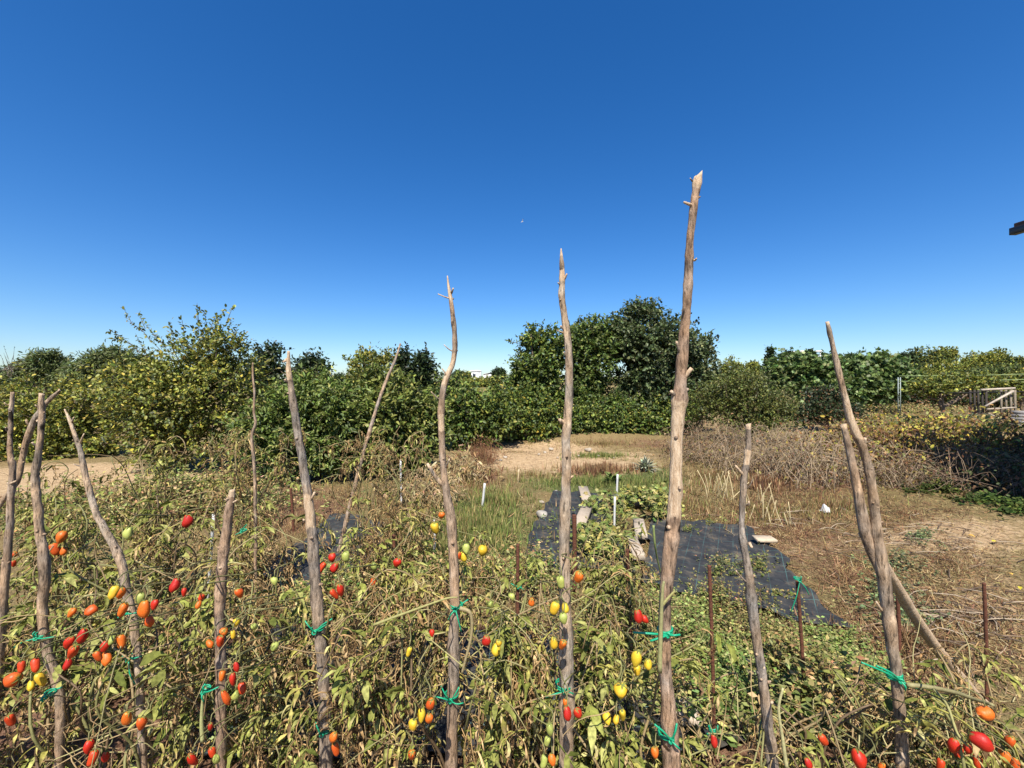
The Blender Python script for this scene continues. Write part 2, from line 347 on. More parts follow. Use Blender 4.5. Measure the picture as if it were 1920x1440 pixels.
# ------------------------------------------------------------------ ground
def ell(px, py, x, y, rx, ry):
    return np.exp(-(((px - x) / rx) ** 2 + ((py - y) / ry) ** 2))
def hill(x, y):
    return 5.0 * sstep(45, 110, y) * sstep(5, 60, x) + 2.5 * sstep(60, 160, y) * (1 - sstep(5, 60, x))
def ground_h(x, y):
    near = np.clip(1 - np.hypot(x, y) / 40, 0, 1)
    h = near * ((fbm(x * 0.7, y * 0.7, 11) - 0.47) * 0.10 + (fbm(x * 4.1, y * 4.1, 21, 3) - 0.43) * 0.035)
    h = h + 0.24 * np.exp(-(((x - 2.2) / 2.4) ** 2 + ((y - 12.2) / 0.9) ** 2))      # rubble bank under the hedge
    return h * sstep(0.3, 1.5, np.hypot(x, y) * 0 + 2) + hill(x, y)
def build_ground():
    def axis(lo, hi, step, far):
        mid = np.arange(lo, hi + 1e-6, step); out = [hi]; s = step
        while out[-1] < far: s *= 1.25; out.append(out[-1] + s)
        inn = [lo]; s = step
        while inn[-1] > -far: s *= 1.25; inn.append(inn[-1] - s)
        return np.concatenate([inn[:0:-1], mid, out[1:]])
    xs = axis(-9, 9, 0.075, 2500); ys = axis(0.4, 14, 0.075, 2500)
    X, Y = np.meshgrid(xs, ys); nx, ny = len(xs), len(ys)
    Z = ground_h(X, Y)
    d = np.maximum(Y, 0.6); PX = CX + F * X / d; PY = CY + F * CH / d
    nn = fbm(X * 0.9, Y * 0.9, 31); n2 = fbm(X * 2.5, Y * 2.5, 41)
    sand = 1.0 * ell(PX, PY, 1060, 866, 190, 24) + 0.7 * ell(PX, PY, 990, 845, 120, 14) + 1.6 * ell(PX, PY, 180, 893, 190, 20) + 0.9 * ell(PX, PY, 60, 930, 120, 30)
    sand = sand + 0.75 * ell(PX, PY, 1790, 1000, 190, 45) + 0.65 * ell(PX, PY, 1840, 1150, 120, 90) + 0.35 * ell(PX, PY, 1790, 1290, 90, 60) + 0.55 * ell(PX, PY, 1430, 1030, 110, 26)
    sand = sand * (0.45 + 1.0 * nn) * (Y > 0.5)
    green = 1.0 * ell(PX, PY, 880, 985, 120, 60) + 1.1 * ell(PX, PY, 1120, 910, 130, 16) + 0.9 * ell(PX, PY, 1120, 857, 60, 6) + 0.7 * ell(PX, PY, 1220, 890, 60, 22) + 0.6 * ell(PX, PY, 820, 1090, 160, 60) + 0.6 * ell(PX, PY, 1680, 790, 200, 20)
    red = 0.6 * ell(PX, PY, 1470, 1010, 190, 90) + 1.3 * ell(PX, PY, 1120, 882, 80, 9) + 0.9 * ell(PX, PY, 900, 880, 50, 40) + 0.8 * ell(PX, PY, 560, 960, 130, 60) + 0.9 * ell(PX, PY, 1560, 880, 200, 40) + 0.35 * ell(PX, PY, 1780, 1150, 190, 180) + 0.6 * ell(PX, PY, 1230, 835, 140, 8)
    red = red + 1.3 * sstep(1130, 1220, PY) * (1 - sstep(1640, 1760, PX)); sand = sand * (1 - sstep(1130, 1220, PY) * (1 - sstep(1640, 1760, PX)))
    C = np.stack([np.clip(sand, 0, 1.2), np.clip(green * (0.5 + n2), 0, 1), np.clip(red * (0.5 + n2), 0, 1)], -1).reshape(-1, 3)
    C = np.where((np.abs(X.ravel()) > 30)[:, None] | (Y.ravel() > 60)[:, None] | (Y.ravel() < 0)[:, None], A([0.1, 0.35, 0.1]) * 1.0, C)
    V = np.stack([X, Y, Z], -1).reshape(-1, 3)
    i = (np.arange(ny - 1)[:, None] * nx + np.arange(nx - 1)[None]).ravel()
    T = np.concatenate([np.stack([i, i + 1, i + nx + 1], -1), np.stack([i, i + nx + 1, i + nx], -1)])
    mb = MB(); mb.add(V, T, C)
    tag(mb.build("ground", M['ground'], smooth=True), "dry sandy garden soil reaching to the horizon", kind="structure")
build_ground()
def gz(x, y): return float(ground_h(np.float64(x), np.float64(y)))

# ------------------------------------------------------------------ leaf templates (x forward, y side, z normal)
T_DIAMOND = (A([[0, 0, 0], [0.5, 0.28, 0.07], [1, 0, -0.05], [0.5, -0.28, 0.07], [0.5, 0, 0]]), A([[0, 4, 1], [4, 2, 1], [0, 3, 4], [4, 3, 2]]))
T_OVAL = (A([[0, 0, 0], [0.35, 0.3, 0.09], [0.8, 0.22, 0.05], [1.05, 0, -0.1], [0.8, -0.22, 0.05], [0.35, -0.3, 0.09], [0.5, 0, 0]]),
          A([[0, 6, 1], [1, 6, 2], [2, 6, 3], [3, 6, 4], [4, 6, 5], [5, 6, 0]]))
T_LANCE = (A([[0, 0, 0], [0.3, 0.1, 0.03], [0.68, 0.08, -0.03], [1, 0, -0.2], [0.68, -0.08, -0.03], [0.3, -0.1, 0.03]]), A([[0, 5, 1], [1, 5, 4], [1, 4, 2], [2, 4, 3]]))
T_OVALN = (T_OVAL[0] * A([1, 0.62, 1]), T_OVAL[1])
T_NEEDLE = (A([[0, 0.0, 0], [0.2, 0.2, 0.1], [1, 0.12, 0.1], [0.9, -0.2, -0.1], [0.1, -0.2, 0]]), A([[0, 1, 2], [0, 2, 3], [0, 3, 4]]))
T_BLADE = (A([[0, 0.03, 0], [0, -0.03, 0], [0.55, 0.022, 0.06], [0.55, -0.022, 0.06], [1, 0, -0.05]]), A([[0, 1, 3], [0, 3, 2], [2, 3, 4]]))
def fig_template():
    ang = np.radians([0, 22, 40, 62, 84, 110, 150, 180, 210, 250, 276, 298, 320, 338]); rad = [1.0, 0.62, 0.92, 0.5, 0.72, 0.42, 0.42, 0.2, 0.42, 0.42, 0.72, 0.5, 0.92, 0.62]
    V = [[0.3, 0, 0.0]] + [[0.3 + r * 0.7 * math.cos(a), r * 0.75 * math.sin(a), -0.16 * r * r] for a, r in zip(ang, rad)]
    n = len(ang); return A(V), A([[0, 1 + k, 1 + (k + 1) % n] for k in range(n)])
T_FIG = fig_template()

def leaflet(length, width, bend, roll, twist, r):
    """curled, lobed tomato leaflet; 14 triangles"""
    n = 5; u = np.linspace(0, 1, n)
    w = width * np.array([0.12, 0.85, 0.72, 0.55, 0.03]) * (1 + r.normal(0, 0.15, n))
    ang = -bend * u; ds = length / (n - 1)
    x = np.concatenate([[0], np.cumsum(np.cos(ang[:-1]) * ds)]); z = np.concatenate([[0], np.cumsum(np.sin(ang[:-1]) * ds)])
    V = []
    for k in range(n):
        nx, nz = -math.sin(ang[k]), math.cos(ang[k]); tw = twist * u[k]
        for s in (-1, 0, 1):
            a = abs(s) * roll * (1 + 0.3 * r.normal()); yy = s * w[k] * math.cos(a) * math.cos(tw); up = abs(s) * w[k] * math.sin(a) + s * w[k] * math.sin(tw)
            V.append([x[k] + nx * up, yy, z[k] + nz * up])
    T = []
    for k in range(n - 1):
        for s in (0, 1):
            a = k * 3 + s; T += [[a, a + 1, a + 4], [a, a + 4, a + 3]]
    return A(V), A(T)
FRESH = [(0.113, 0.133, 0.027), (0.176, 0.19, 0.04), (0.243, 0.252, 0.062), (0.306, 0.304, 0.095)]
WILT = [(0.327, 0.295, 0.072), (0.413, 0.352, 0.111), (0.249, 0.233, 0.055), (0.464, 0.414, 0.17)]
DRY = [(0.38, 0.244, 0.108), (0.513, 0.354, 0.176), (0.237, 0.138, 0.059), (0.456, 0.331, 0.158), (0.142, 0.087, 0.041), (0.085, 0.051, 0.025), (0.314, 0.184, 0.081)]
def compound(state, r):
    """one whole tomato leaf: rachis and leaflets"""
    V, T, C = [], [], []; n = 0
    L = {'fresh': 0.115, 'wilt': 0.105, 'dry': 0.09}[state] * r.uniform(0.75, 1.25)
    up = r.uniform(0.0, 0.5); dr = {'fresh': 0.5, 'wilt': 1.1, 'dry': 1.5}[state] * r.uniform(0.7, 1.3)
    t = np.linspace(0, 1, 6)
    P = np.stack([L * (t - 0.25 * dr * t * t), L * 0.15 * np.sin(t * 3 + r.uniform(0, 6)), L * (up * t - dr * 0.7 * t * t)], -1)
    pal = {'fresh': FRESH, 'wilt': WILT, 'dry': DRY}[state]
    mb = MB(); tube(mb, P, np.linspace(0.0022, 0.0011, 6), 3, A(pal[0]) * 1.1, cap=False)
    st = [(0.38, -1), (0.42, 1), (0.66, -1), (0.7, 1), (0.86, -1), (0.9, 1), (1.0, 0)]
    for tt, s in st:
        if r.random() < 0.12: continue
        if state == 'fresh': ln, wd, bd, rl, tw = r.uniform(0.032, 0.06), r.uniform(0.15, 0.27), r.uniform(0.3, 1.4), r.uniform(0.0, 0.9), r.normal(0, 0.6)
        elif state == 'wilt': ln, wd, bd, rl, tw = r.uniform(0.028, 0.054), r.uniform(0.10, 0.21), r.uniform(0.5, 1.8), r.uniform(0.3, 1.3), r.normal(0, 0.9)
        else: ln, wd, bd, rl, tw = r.uniform(0.022, 0.05), r.uniform(0.08, 0.19), r.uniform(0.8, 4.2), r.uniform(0.6, 1.7), r.normal(0, 1.6)
        if s == 0: ln *= 1.25
        v, f = leaflet(ln, ln * wd, bd, rl, tw, r)
        p = A([np.interp(tt, t, P[:, k]) for k in range(3)])
        az = s * r.uniform(0.6, 1.3) + r.normal(0, 0.2); pit = {'fresh': 0.2, 'wilt': 0.8, 'dry': 0.9}[state] * r.uniform(0.2, 1.4)
        co, si = math.cos(az), math.sin(az); cp, sn = math.cos(pit), math.sin(pit)
        Rz = A([[co, -si, 0], [si, co, 0], [0, 0, 1]]); Ry = A([[cp, 0, sn], [0, 1, 0], [-sn, 0, cp]])
        c = A(pal[r.integers(len(pal))]) * (1 + r.normal(0, 0.15))
        if state == 'wilt' and r.random() < 0.25: c = A(DRY[r.integers(len(DRY))])
        cv = np.tile(c, (len(v), 1))
        if state == 'wilt': cv[-5:] = lerp(cv[-5:], A(DRY[1]), 0.6)
        mb.add(v @ (Rz @ Ry).T + p, f, np.clip(cv, 0.01, 0.8))
    return mb
LEAFS = {}
for st_, k_ in (('fresh', 10), ('wilt', 12), ('dry', 14)):
    LEAFS[st_] = []
    for q in range(k_):
        mb = compound(st_, np.random.default_rng(500 + q + 31 * len(st_)))
        V, T, C = np.concatenate(mb.V), np.concatenate(mb.T), np.concatenate(mb.C)
        me = mb.mesh("leaf", True); me.materials.append(M['leaf'])
        LEAFS[st_].append((V, T, C, me))

# ------------------------------------------------------------------ wooden stakes: (px, py, width px), top first
STAKES = [
 dict(d=1.42, lab="knotty bare stake with three dark knots in front of a curved branch", pts=[(24,735,9),(20,790,11),(19,850,13),(24,880,15),(20,940,16),(17,1000,18),(10,1080,20),(2,1170,22),(-8,1300,23)],
      stubs=[(16,758,8,755,4),(15,806,11,801,5),(20,905,30,902,7)], dark=[(0.10,0.05),(0.16,0.04)], top='cut'),
 dict(d=1.5, lab="curved branch leaning across behind the knotty stake", pts=[(112,732,6),(96,747,11),(80,764,12),(64,790,14),(49,830,14),(41,865,14),(34,900,12),(16,925,12),(0,948,12),(-22,985,13),(-40,1100,15),(-46,1300,16)],
      stubs=[(56,795,49,787,6),(42,842,36,838,5),(72,788,80,792,6)], dark=[(0.3,0.03)], top='split'),
 dict(d=1.38, lab="crooked stake with a Y-shaped look where a branch crosses behind its top", pts=[(78,738,12),(78,765,14),(78,795,15),(75,830,14),(71,860,16),(66,890,18),(67,920,19),(72,960,20),(74,1000,22),(82,1035,23),(84,1095,23),(78,1140,23),(88,1220,23),(103,1265,22),(112,1320,22),(112,1440,22)],
      stubs=[(74,762,66,759,4),(70,834,60,829,6),(66,920,58,905,4)], dark=[(0.14,0.03)], top='cut'),
 dict(d=1.36, lab="slender pale-tipped stake leaning away from the curved branch", pts=[(121,767,3),(130,786,8),(140,815,9),(150,843,11),(158,880,13),(168,920,14),(180,960,15),(195,990,17),(212,1020,18),(228,1060,19),(238,1110,19),(248,1155,19),(256,1210,18),(260,1260,17),(264,1340,17),(268,1440,18)],
      stubs=[(153,826,158,813,4),(156,872,137,870,3),(160,898,149,898,3),(137,790,139,782,4)], bare=[(0.0,0.14)], dark=[(0.3,0.03)], top='point'),
 dict(d=1.36, lab="short thick sawn stub of a stake standing alone among tomato leaves", pts=[(436,918,12),(431,950,17),(424,1000,20),(418,1050,22),(414,1100,22),(412,1150,22),(413,1200,22),(415,1280,22),(414,1440,23)],
      stubs=[(438,940,444,938,5)], bare=[(0.0,0.05)], top='cut'),
 dict(d=1.32, lab="grey stake with a split tip and twine around it beside black fabric", pts=[(541,658,5),(541,690,10),(545,722,12),(552,770,14),(561,830,16),(570,880,17),(576,920,18),(582,970,20),(586,1010,21),(589,1060,22),(592,1100,22),(596,1150,22),(601,1200,22),(606,1260,23),(610,1320,25),(611,1370,25),(612,1440,26)],
      stubs=[(536,675,531,678,5),(541,715,534,711,6),(584,935,590,923,6),(573,975,569,974,5)], bare=[(0.0,0.05),(0.075,0.03),(0.40,0.04)], dark=[(0.47,0.02)], top='point'),
 dict(d=1.30, lab="wavy stake with peeling bark and a pointed tip against the sky", pts=[(839,517,2),(841,536,5),(845,560,8),(849,590,9),(852,620,9),(853,650,10),(849,680,10),(840,702,11),(833,722,12),(829,747,12),(827,780,13),(828,810,13),(829,840,12),(831,870,12),(833,895,13),(838,930,15),(845,970,18),(848,1010,18),(851,1060,19),(852,1110,19),(853,1160,20),(850,1200,21),(851,1250,22),(849,1300,22),(848,1360,22),(846,1440,22)],
      stubs=[(843,558,821,551,2.5),(847,547,850,540,4),(839,702,829,691,3),(824,747,808,734,2.5),(822,899,801,869,7),(835,875,843,860,3),(846,656,832,646,2)], bare=[(0.0,0.09),(0.26,0.05),(0.40,0.02)], dark=[(0.14,0.02),(0.22,0.02)], top='point'),
 dict(d=1.27, lab="straight reddish-grey stake with a sharp tip and yellow tomatoes below", pts=[(1052,466,2),(1053,490,8),(1054,520,11),(1053,550,12),(1056,580,13),(1062,620,14),(1066,660,15),(1067,700,15),(1067,740,16),(1064,790,17),(1061,830,17),(1062,870,18),(1061,910,18),(1060,960,19),(1058,1010,20),(1059,1060,21),(1059,1110,22),(1060,1150,23),(1062,1200,26),(1062,1250,28),(1062,1320,27),(1061,1440,26)],
      stubs=[(1058,522,1063,513,4),(1050,532,1046,530,3),(1056,622,1044,619,2.5),(1057,616,1051,611,5),(1054,790,1049,786,8),(1063,668,1056,660,3)], bare=[(0.0,0.03),(0.085,0.02)], dark=[(0.335,0.02),(0.09,0.02)], top='point'),
 dict(d=1.22, lab="tallest and thickest stake with a pale diagonal-cut top", pts=[(1310,326,15),(1305,355,16),(1301,385,15),(1297,420,16),(1293,460,15),(1292,490,17),(1291,520,18),(1289,550,19),(1287,585,18),(1283,620,20),(1281,650,22),(1278,690,22),(1276,720,24),(1274,748,30),(1271,785,25),(1268,830,24),(1268,880,25),(1266,930,26),(1263,970,28),(1259,1010,29),(1255,1050,30),(1250,1090,25),(1247,1130,23),(1246,1180,24),(1247,1240,25),(1250,1290,27),(1254,1340,30),(1258,1400,32),(1261,1440,34)],
      stubs=[(1297,384,1282,379,6),(1297,338,1294,334,3),(1302,487,1306,484,4),(1274,660,1268,640,6),(1282,705,1297,690,10),(1266,740,1258,733,8),(1281,750,1286,745,8)], bare=[(0.0,0.035),(0.50,0.05),(0.57,0.06)], dark=[(0.045,0.012),(0.125,0.02),(0.28,0.03),(0.635,0.02)], top='slant'),
 dict(d=1.28, lab="knobbly dark stake with a sawn top and one short fork stub", pts=[(1403,795,11),(1403,830,11),(1401,860,12),(1396,890,14),(1393,930,13),(1391,970,12),(1391,1000,13),(1398,1040,15),(1404,1080,18),(1409,1120,20),(1413,1160,22),(1420,1210,20),(1428,1260,20),(1434,1310,21),(1441,1370,23),(1448,1440,26)],
      stubs=[(1390,886,1379,873,6),(1402,912,1412,898,2.5),(1402,945,1404,940,5),(1397,1088,1380,1070,4),(1406,1020,1410,1026,6),(1423,1258,1433,1250,6),(1437,1320,1449,1315,6)], bare=[(0.0,0.02),(0.12,0.03)], dark=[(0.2,0.06)], top='cut'),
 dict(d=1.30, lab="long leaning stake with a kinked splice and a green knot near its foot", pts=[(1551,603,8),(1556,625,10),(1564,660,11),(1573,700,13),(1583,740,14),(1593,780,16),(1605,812,19),(1619,842,19),(1628,875,18),(1634,910,20),(1639,950,20),(1644,1000,24),(1650,1040,26),(1658,1090,28),(1664,1140,28),(1672,1200,27),(1678,1250,25),(1682,1290,26),(1688,1340,28),(1691,1400,30),(1692,1440,30)],
      stubs=[(1617,830,1622,821,9),(1622,828,1634,826,2.5),(1641,955,1646,950,5),(1652,1048,1660,1040,6),(1650,1140,1643,1128,6)], bare=[(0.0,0.015),(0.25,0.05)], dark=[(0.27,0.02)], top='cut',
      fork=[(1581,796,13),(1590,830,14),(1598,870,18),(1606,910,20),(1615,960,24),(1624,1005,24),(1640,1048,22),(1656,1085,18)]),
]
STAKE_OBJ = []
def px2pts(pts, d, base=True):
    P = A([list(W(x, y, d)) + [w / F * d / 2 * cth(x)] for x, y, w in pts], float)
    if base and P[-1][2] > -0.1:
        s = P[-1] - P[-2]; s = s / max(1e-6, -s[2]) if s[2] < 0 else A([0, 0, -1, 0])
        s[0] = np.clip(s[0], -0.08, 0.08)
        q = P[-1] + s * (P[-1][2] + 0.12); q[3] = P[-1][3] * 1.05; P = np.vstack([P, q])
    return P
def stake_tube(mb, P, n, seed, bare=(), dark=(), top='cut', sides=14):
    Q = spline(P, n); rad = np.maximum(Q[:, 3] * 0.96, 0.0012)
    t = np.linspace(0, 1, n)
    rg = np.random.default_rng(seed)
    wob = rg.normal(0, 1, (n, 2)); wob = (wob + np.roll(wob, 1, 0) + np.roll(wob, 2, 0)) / 3
    Q[:, 0] += wob[:, 0] * rad * 0.06; Q[:, 1] += wob[:, 1] * rad * 0.08
    for _ in range(int(n / 9)):                       # knots swell the shaft
        k = rg.integers(3, n - 2); rad = rad * (1 + 0.11 * np.exp(-((np.arange(n) - k) / 1.5) ** 2))
    cr = np.full(n, 0.12) + 0.12 * (fbm(t * 9 + seed, t * 0 + 3.3, 5) - 0.45); cg = np.zeros(n)
    for p, w in bare: cr = np.maximum(cr, 1.1 * np.exp(-((t - p) / w) ** 4))
    for p, w in dark: cg = np.maximum(cg, 0.42 * np.exp(-((t - p) / w) ** 2))
    C = np.stack([cr, cg, np.full(n, rg.uniform(0, 1))], -1)
    tube(mb, Q[:, :3], rad, sides, C, rough=0.13, seed=seed)
    V = mb.V[-1]
    an = np.tile(np.arange(sides), n) / sides * 6.283; hh = np.repeat(t * 30, sides); mb.C[-1][:n * sides, 1] *= 0.35 + 1.3 * vnoise(np.cos(an) * 1.2 + 5 + seed, hh + np.sin(an) * 1.2, 17)
    mb.C[-1][:n * sides, 0] += 0.5 * (vnoise(np.cos(an) * 1.1 + 9 + seed, hh * 0.6 + np.sin(an) * 1.1, 27) - 0.5)
    if top == 'slant':                                 # diagonal saw cut
        V[:sides, 2] += (V[:sides, 0] - Q[0, 0]) * 1.2; V[-2, 2] -= 0.0
    if top == 'split':
        V[:sides, 2] += rg.normal(0, 1, sides) * rad[0] * 0.9
    if top == 'cut':
        V[:sides, 2] += (V[:sides, 0] - Q[0, 0]) * rg.uniform(-0.4, 0.4)
    cc = mb.C[-1]; cc[-2] = (1.2, 0, 0); cc[:sides, 0] = np.maximum(cc[:sides, 0], 0.5)
    return Q
for si, s in enumerate(STAKES):
    P = px2pts(s['pts'], s['d']); foot = P[-1][:3].copy()
    root = thing("wooden_stake", s['lab'], "stake", (foot[0], foot[1], 0.0), "wooden stakes of the tomato rows")
    L0 = A([foot[0], foot[1], 0])
    mb = MB(); PL = P.copy(); PL[:, :3] -= L0
    n = int(np.linalg.norm(np.diff(P[:, :3], axis=0), axis=1).sum() / 0.016)
    s['Q'] = stake_tube(mb, PL, n, si * 7 + 3, s.get('bare', ()), s.get('dark', ()), s['top'])
    s['Q'][:, :3] += L0
    mb.build("shaft", M['bark'], root, True)
    for q, (x0, y0, x1, y1, w) in enumerate(s['stubs']):
        a = W(x0, y0, s['d']) - L0; b = W(x1, y1, s['d'] - 0.012) - L0; r0 = w / F * s['d'] / 2 * cth(x0)
        a = a + (a - b) * 0.35
        m2 = MB(); pp = spline([a, (a * 0.55 + b * 0.45) + A([0, -0.003, -0.003]), b], 6)
        tube(m2, pp, np.linspace(r0 * 1.35, r0 * 0.75, 6), 7, np.tile(A([[0.3 if q % 2 else 0.6, 0, 0]]), (6, 1)), rough=0.2, seed=q)
        m2.C[-1][-1] = (1.2, 0, 0); m2.C[-1][-8:-2] = (0.7, 0, 0)
        m2.build("branch_stub", M['bark'], root, True)
    rk = np.random.default_rng(77 + si)
    for q in range(5):                                 # small knots and broken twig ends along the shaft
        k = rk.integers(4, int(n * 0.8)); c0 = s['Q'][k, :3] - L0; rr = s['Q'][k, 3]; a_ = rk.uniform(-2.9, 0.2); u_ = A([math.cos(a_), math.sin(a_), rk.uniform(0.1, 0.7)])
        m2 = MB(); ln = rr * rk.uniform(0.15, 0.6); tube(m2, [c0 + u_ * rr * 0.6, c0 + u_ * rr * 0.98, c0 + u_ * (rr + ln)], [rr * 0.42, rr * 0.34, rr * rk.uniform(0.1, 0.25)], 6, A([[0.15, 0, 0.5], [0.25, 0, 0.5], [0.45, 0, 0.5]]))
        m2.build("branch_stub", M['bark'], root, True)
    if 'fork' in s:
        m2 = MB(); Pf = px2pts(s['fork'], s['d'] + 0.01, False); Pf[:, :3] -= L0
        stake_tube(m2, Pf, 26, 99, [(0.0, 0.03)], [(0.78, 0.1)], 'cut'); m2.build("forked_limb", M['bark'], root, True)
    STAKE_OBJ.append(root)
def lone_stick(name, label, pts, ds, base, seed, cat="stick", bare=(), group=None):
    P = A([list(W(x, y, d)) + [w / F * d / 2 * cth(x)] for (x, y, w), d in zip(pts, ds)], float)
    if base is not None: P = np.vstack([P, list(base) + [P[-1][3] * 1.05]])
    f = P[-1][:3].copy(); P[:, :3] -= f
    mb = MB(); n = max(14, int(np.linalg.norm(np.diff(P[:, :3], axis=0), axis=1).sum() / 0.03))
    stake_tube(mb, P, n, seed, bare, (), 'cut', 9)
    return tag(mb.build(name, M['bark'], None, True, f), label, cat, group)
bp = [(1622,1000,27),(1645,1042,27),(1680,1098,26),(1710,1148,26),(1745,1200,27),(1780,1246,27),(1810,1281,27),(1840,1314,26)]
lone_stick("brace_pole", "pale barked brace pole propping the leaning stake from the ground", bp, list(np.linspace(1.37, 2.15, len(bp))), G(1850, 1326, -0.05), 41, "pole", [(0.55, 0.4)])
lone_stick("thin_stick", "thin twisted upright stick before the glossy green bush", [(474,680,3),(474,705,4),(477,735,5),(476,770,5),(479,795,6),(472,822,6),(478,900,7)], [3.0]*7, (W(480, 1000, 3.0)[0], 3.0, -0.05), 42)
lone_stick("leaning_stick", "thin bare pole leaning over against the peach bush", [(751,644,3),(741,675,5),(725,712,6),(711,750,7),(700,785,7),(690,820,8),(682,846,8)], [4.4,4.35,4.3,4.25,4.2,4.15,4.1], (W(630, 1030, 3.95)[0], 3.95, -0.05), 43)

# ------------------------------------------------------------------ tomatoes as seen: (px, py, w, h, ripeness)
TOM = []
def tz(off, s, items):
    for it in items.split(';'):
        v = it.split(); x, y = float(v[0]), float(v[1]); w = float(v[3]) / s; h = float(v[4]) / s if len(v) > 4 else w * 1.25
        TOM.append([off[0] + x / s, off[1] + y / s, w, h, v[2]])
tz((0, 960), 3, "1055 50 R 55;345 140 O 55;305 210 O 55;360 220 O 35;80 240 O 30;75 290 R 30;640 450 Y 60 70;680 455 O 55;790 485 G 50;812 545 O 78;870 520 R 45;690 550 O 60;840 615 O 55;405 565 O 45;515 555 O 75 45;465 695 R 70;390 735 R 60;410 785 R 70;380 855 R 50;590 755 R 50;553 808 O 52 64;602 822 O 60 75;630 720 G 40;682 727 O 60;985 410 R 60;1035 450 R 35 50;1130 482 R 40 52;1115 522 O 35;1345 455 O 50;1330 620 Y 42;1308 690 Y 36;1258 672 O 50 40;1240 725 R 55;1180 740 O 40;70 940 O 100 84;200 860 R 60;230 940 Y 65;175 975 Y 45;120 870 R 50;1330 870 R 36 58;1310 940 R 42 75;1250 920 O 45;1270 1045 O 45 100;1325 1032 G 50 68;1362 990 R 50;715 1160 O 60 85;795 1187 O 62 76;845 1147 G 36 48;1185 1207 R 36 55;500 1320 R 60;520 1382 R 66 80;595 1375 R 46 80;1085 1392 R 50 105;1195 1350 R 50 62;1218 1392 G 48;720 120 G 58;60 1170 R 60;1430 645 G 40;1545 755 G 52 38;1545 387 G 40")
tz((500, 960), 3, "950 90 Y 50;985 18 O 32;1215 215 Y 48;1108 250 Y 42;1078 245 O 32;1122 205 G 40;445 250 G 46;370 255 R 40;310 315 R 36 66;382 312 R 45;415 440 R 42 82;380 462 R 40 72;600 390 O 32;735 285 R 40;605 310 G 32 56;1655 395 G 52 75;1690 375 G 36;1755 365 O 60;1620 540 Y 60 72;1680 540 Y 46 60;1670 597 G 50 62;1490 507 O 40 50;1615 737 Y 48 72;1665 745 O 48 72;1235 722 R 55 62;1290 772 Y 56 72;1305 738 Y 38;800 785 Y 36 56;920 1082 O 50 92;870 1142 Y 46 76;825 1195 Y 60 56;915 1162 O 46;815 1367 O 50 80;1690 1132 R 50 76;1750 1132 R 50 76;1680 1072 O 32;1560 1402 G 46 70;1605 1392 O 46 62;1595 1222 G 46 80;1578 1290 G 40 60;930 680 R 32;1380 475 G 36;1260 520 G 36;375 1270 O 50 70;388 1332 O 46 80")
tz((960, 960), 3, "710 587 R 56 76;747 602 R 42 52;700 825 Y 60 96;705 888 Y 54 60;765 857 Y 50 62;612 1005 Y 84 78;622 1142 Y 44 90;587 1167 Y 40;535 1157 Y 50;1137 1287 R 42 66;805 1352 O 50")
tz((1400, 960), 3, "430 1280 R 55 72;345 1412 R 45;632 1392 R 84;1340 1132 O 105 82;1315 1287 R 125 108;1165 1312 R 70;1192 1350 R 52;1452 1372 O 75 86;1482 1292 O 60;1300 1402 R 60;1512 1415 O 52;1242 1332 R 50")
tz((1400, 960), 3, "1090 1420 R 55;760 1432 O 40")
RIPE = {'R': [(0.50, 0.022, 0.008), (0.42, 0.016, 0.008), (0.56, 0.05, 0.01)], 'O': [(0.66, 0.14, 0.014), (0.60, 0.09, 0.012)],
        'Y': [(0.66, 0.46, 0.03), (0.64, 0.40, 0.025)], 'G': [(0.42, 0.45, 0.11), (0.34, 0.38, 0.09)]}
def tomato_mesh(rip, seed):
    r = np.random.default_rng(seed); nu, nv = 12, 9
    base = A(RIPE[rip][seed % len(RIPE[rip])]); sh = A({'R': (0.6, 0.12, 0.015), 'O': (0.62, 0.3, 0.03), 'Y': (0.52, 0.5, 0.07), 'G': (0.25, 0.32, 0.06)}[rip])
    V, C = [], []
    for j in range(nv + 1):
        t = j / nv; th = math.pi * t
        rr = 0.5 * max(0.0, math.sin(th)) ** 0.85 * (1 + 0.07 * math.cos(th)); z = 0.5 * math.cos(th)
        if j == 0: z -= 0.035
        if j == nv: z -= 0.05
        bx = 0.10 * math.sin(seed * 1.3) * (4 * z * z) + 0.05 * math.sin(seed + 5 * z); rr *= 1 + 0.10 * math.sin(seed * 2.1 + 6 * z)
        for i in range(nu):
            a = 2 * math.pi * i / nu; k = 1 + 0.07 * math.cos(3 * a + seed) + 0.05 * math.cos(2 * a + 2 * seed) + r.normal(0, 0.01)
            V.append([rr * k * math.cos(a) + bx, rr * k * math.sin(a), z]); C.append(lerp(base, sh, max(0, 1 - t * 4.5)) * (1 + r.normal(0, 0.02)))
    T = []
    for j in range(nv):
        for i in range(nu):
            a, b = j * nu + i, j * nu + (i + 1) % nu; T += [[a, a + nu, b + nu], [a, b + nu, b]]
    mb = MB(); mb.add(V, T, np.clip(A(C), 0, 1)); me = mb.mesh("tomato", True); me.materials.append(M['tomato']); return me
TOM_ME = {k: [tomato_mesh(k, 60 + 5 * q + ord(k)) for q in range(6)] for k in 'ROYG'}
def calyx_mesh(seed):
    r = np.random.default_rng(seed); mb = MB()
    for q in range(5):
        a = q * 1.257 + r.normal(0, 0.15); v, f = leaflet(0.5, 0.09, r.uniform(-0.8, 1.4), 0.4, 0.3, r)
        co, si = math.cos(a), math.sin(a); mb.add(v @ A([[co, si, 0], [-si, co, 0], [0, 0, 1]]) + A([0, 0, 0.47]), f, (0.20, 0.22, 0.06))
    me = mb.mesh("calyx", True); me.materials.append(M['leaf']); return me
CAL = [calyx_mesh(k) for k in range(3)]

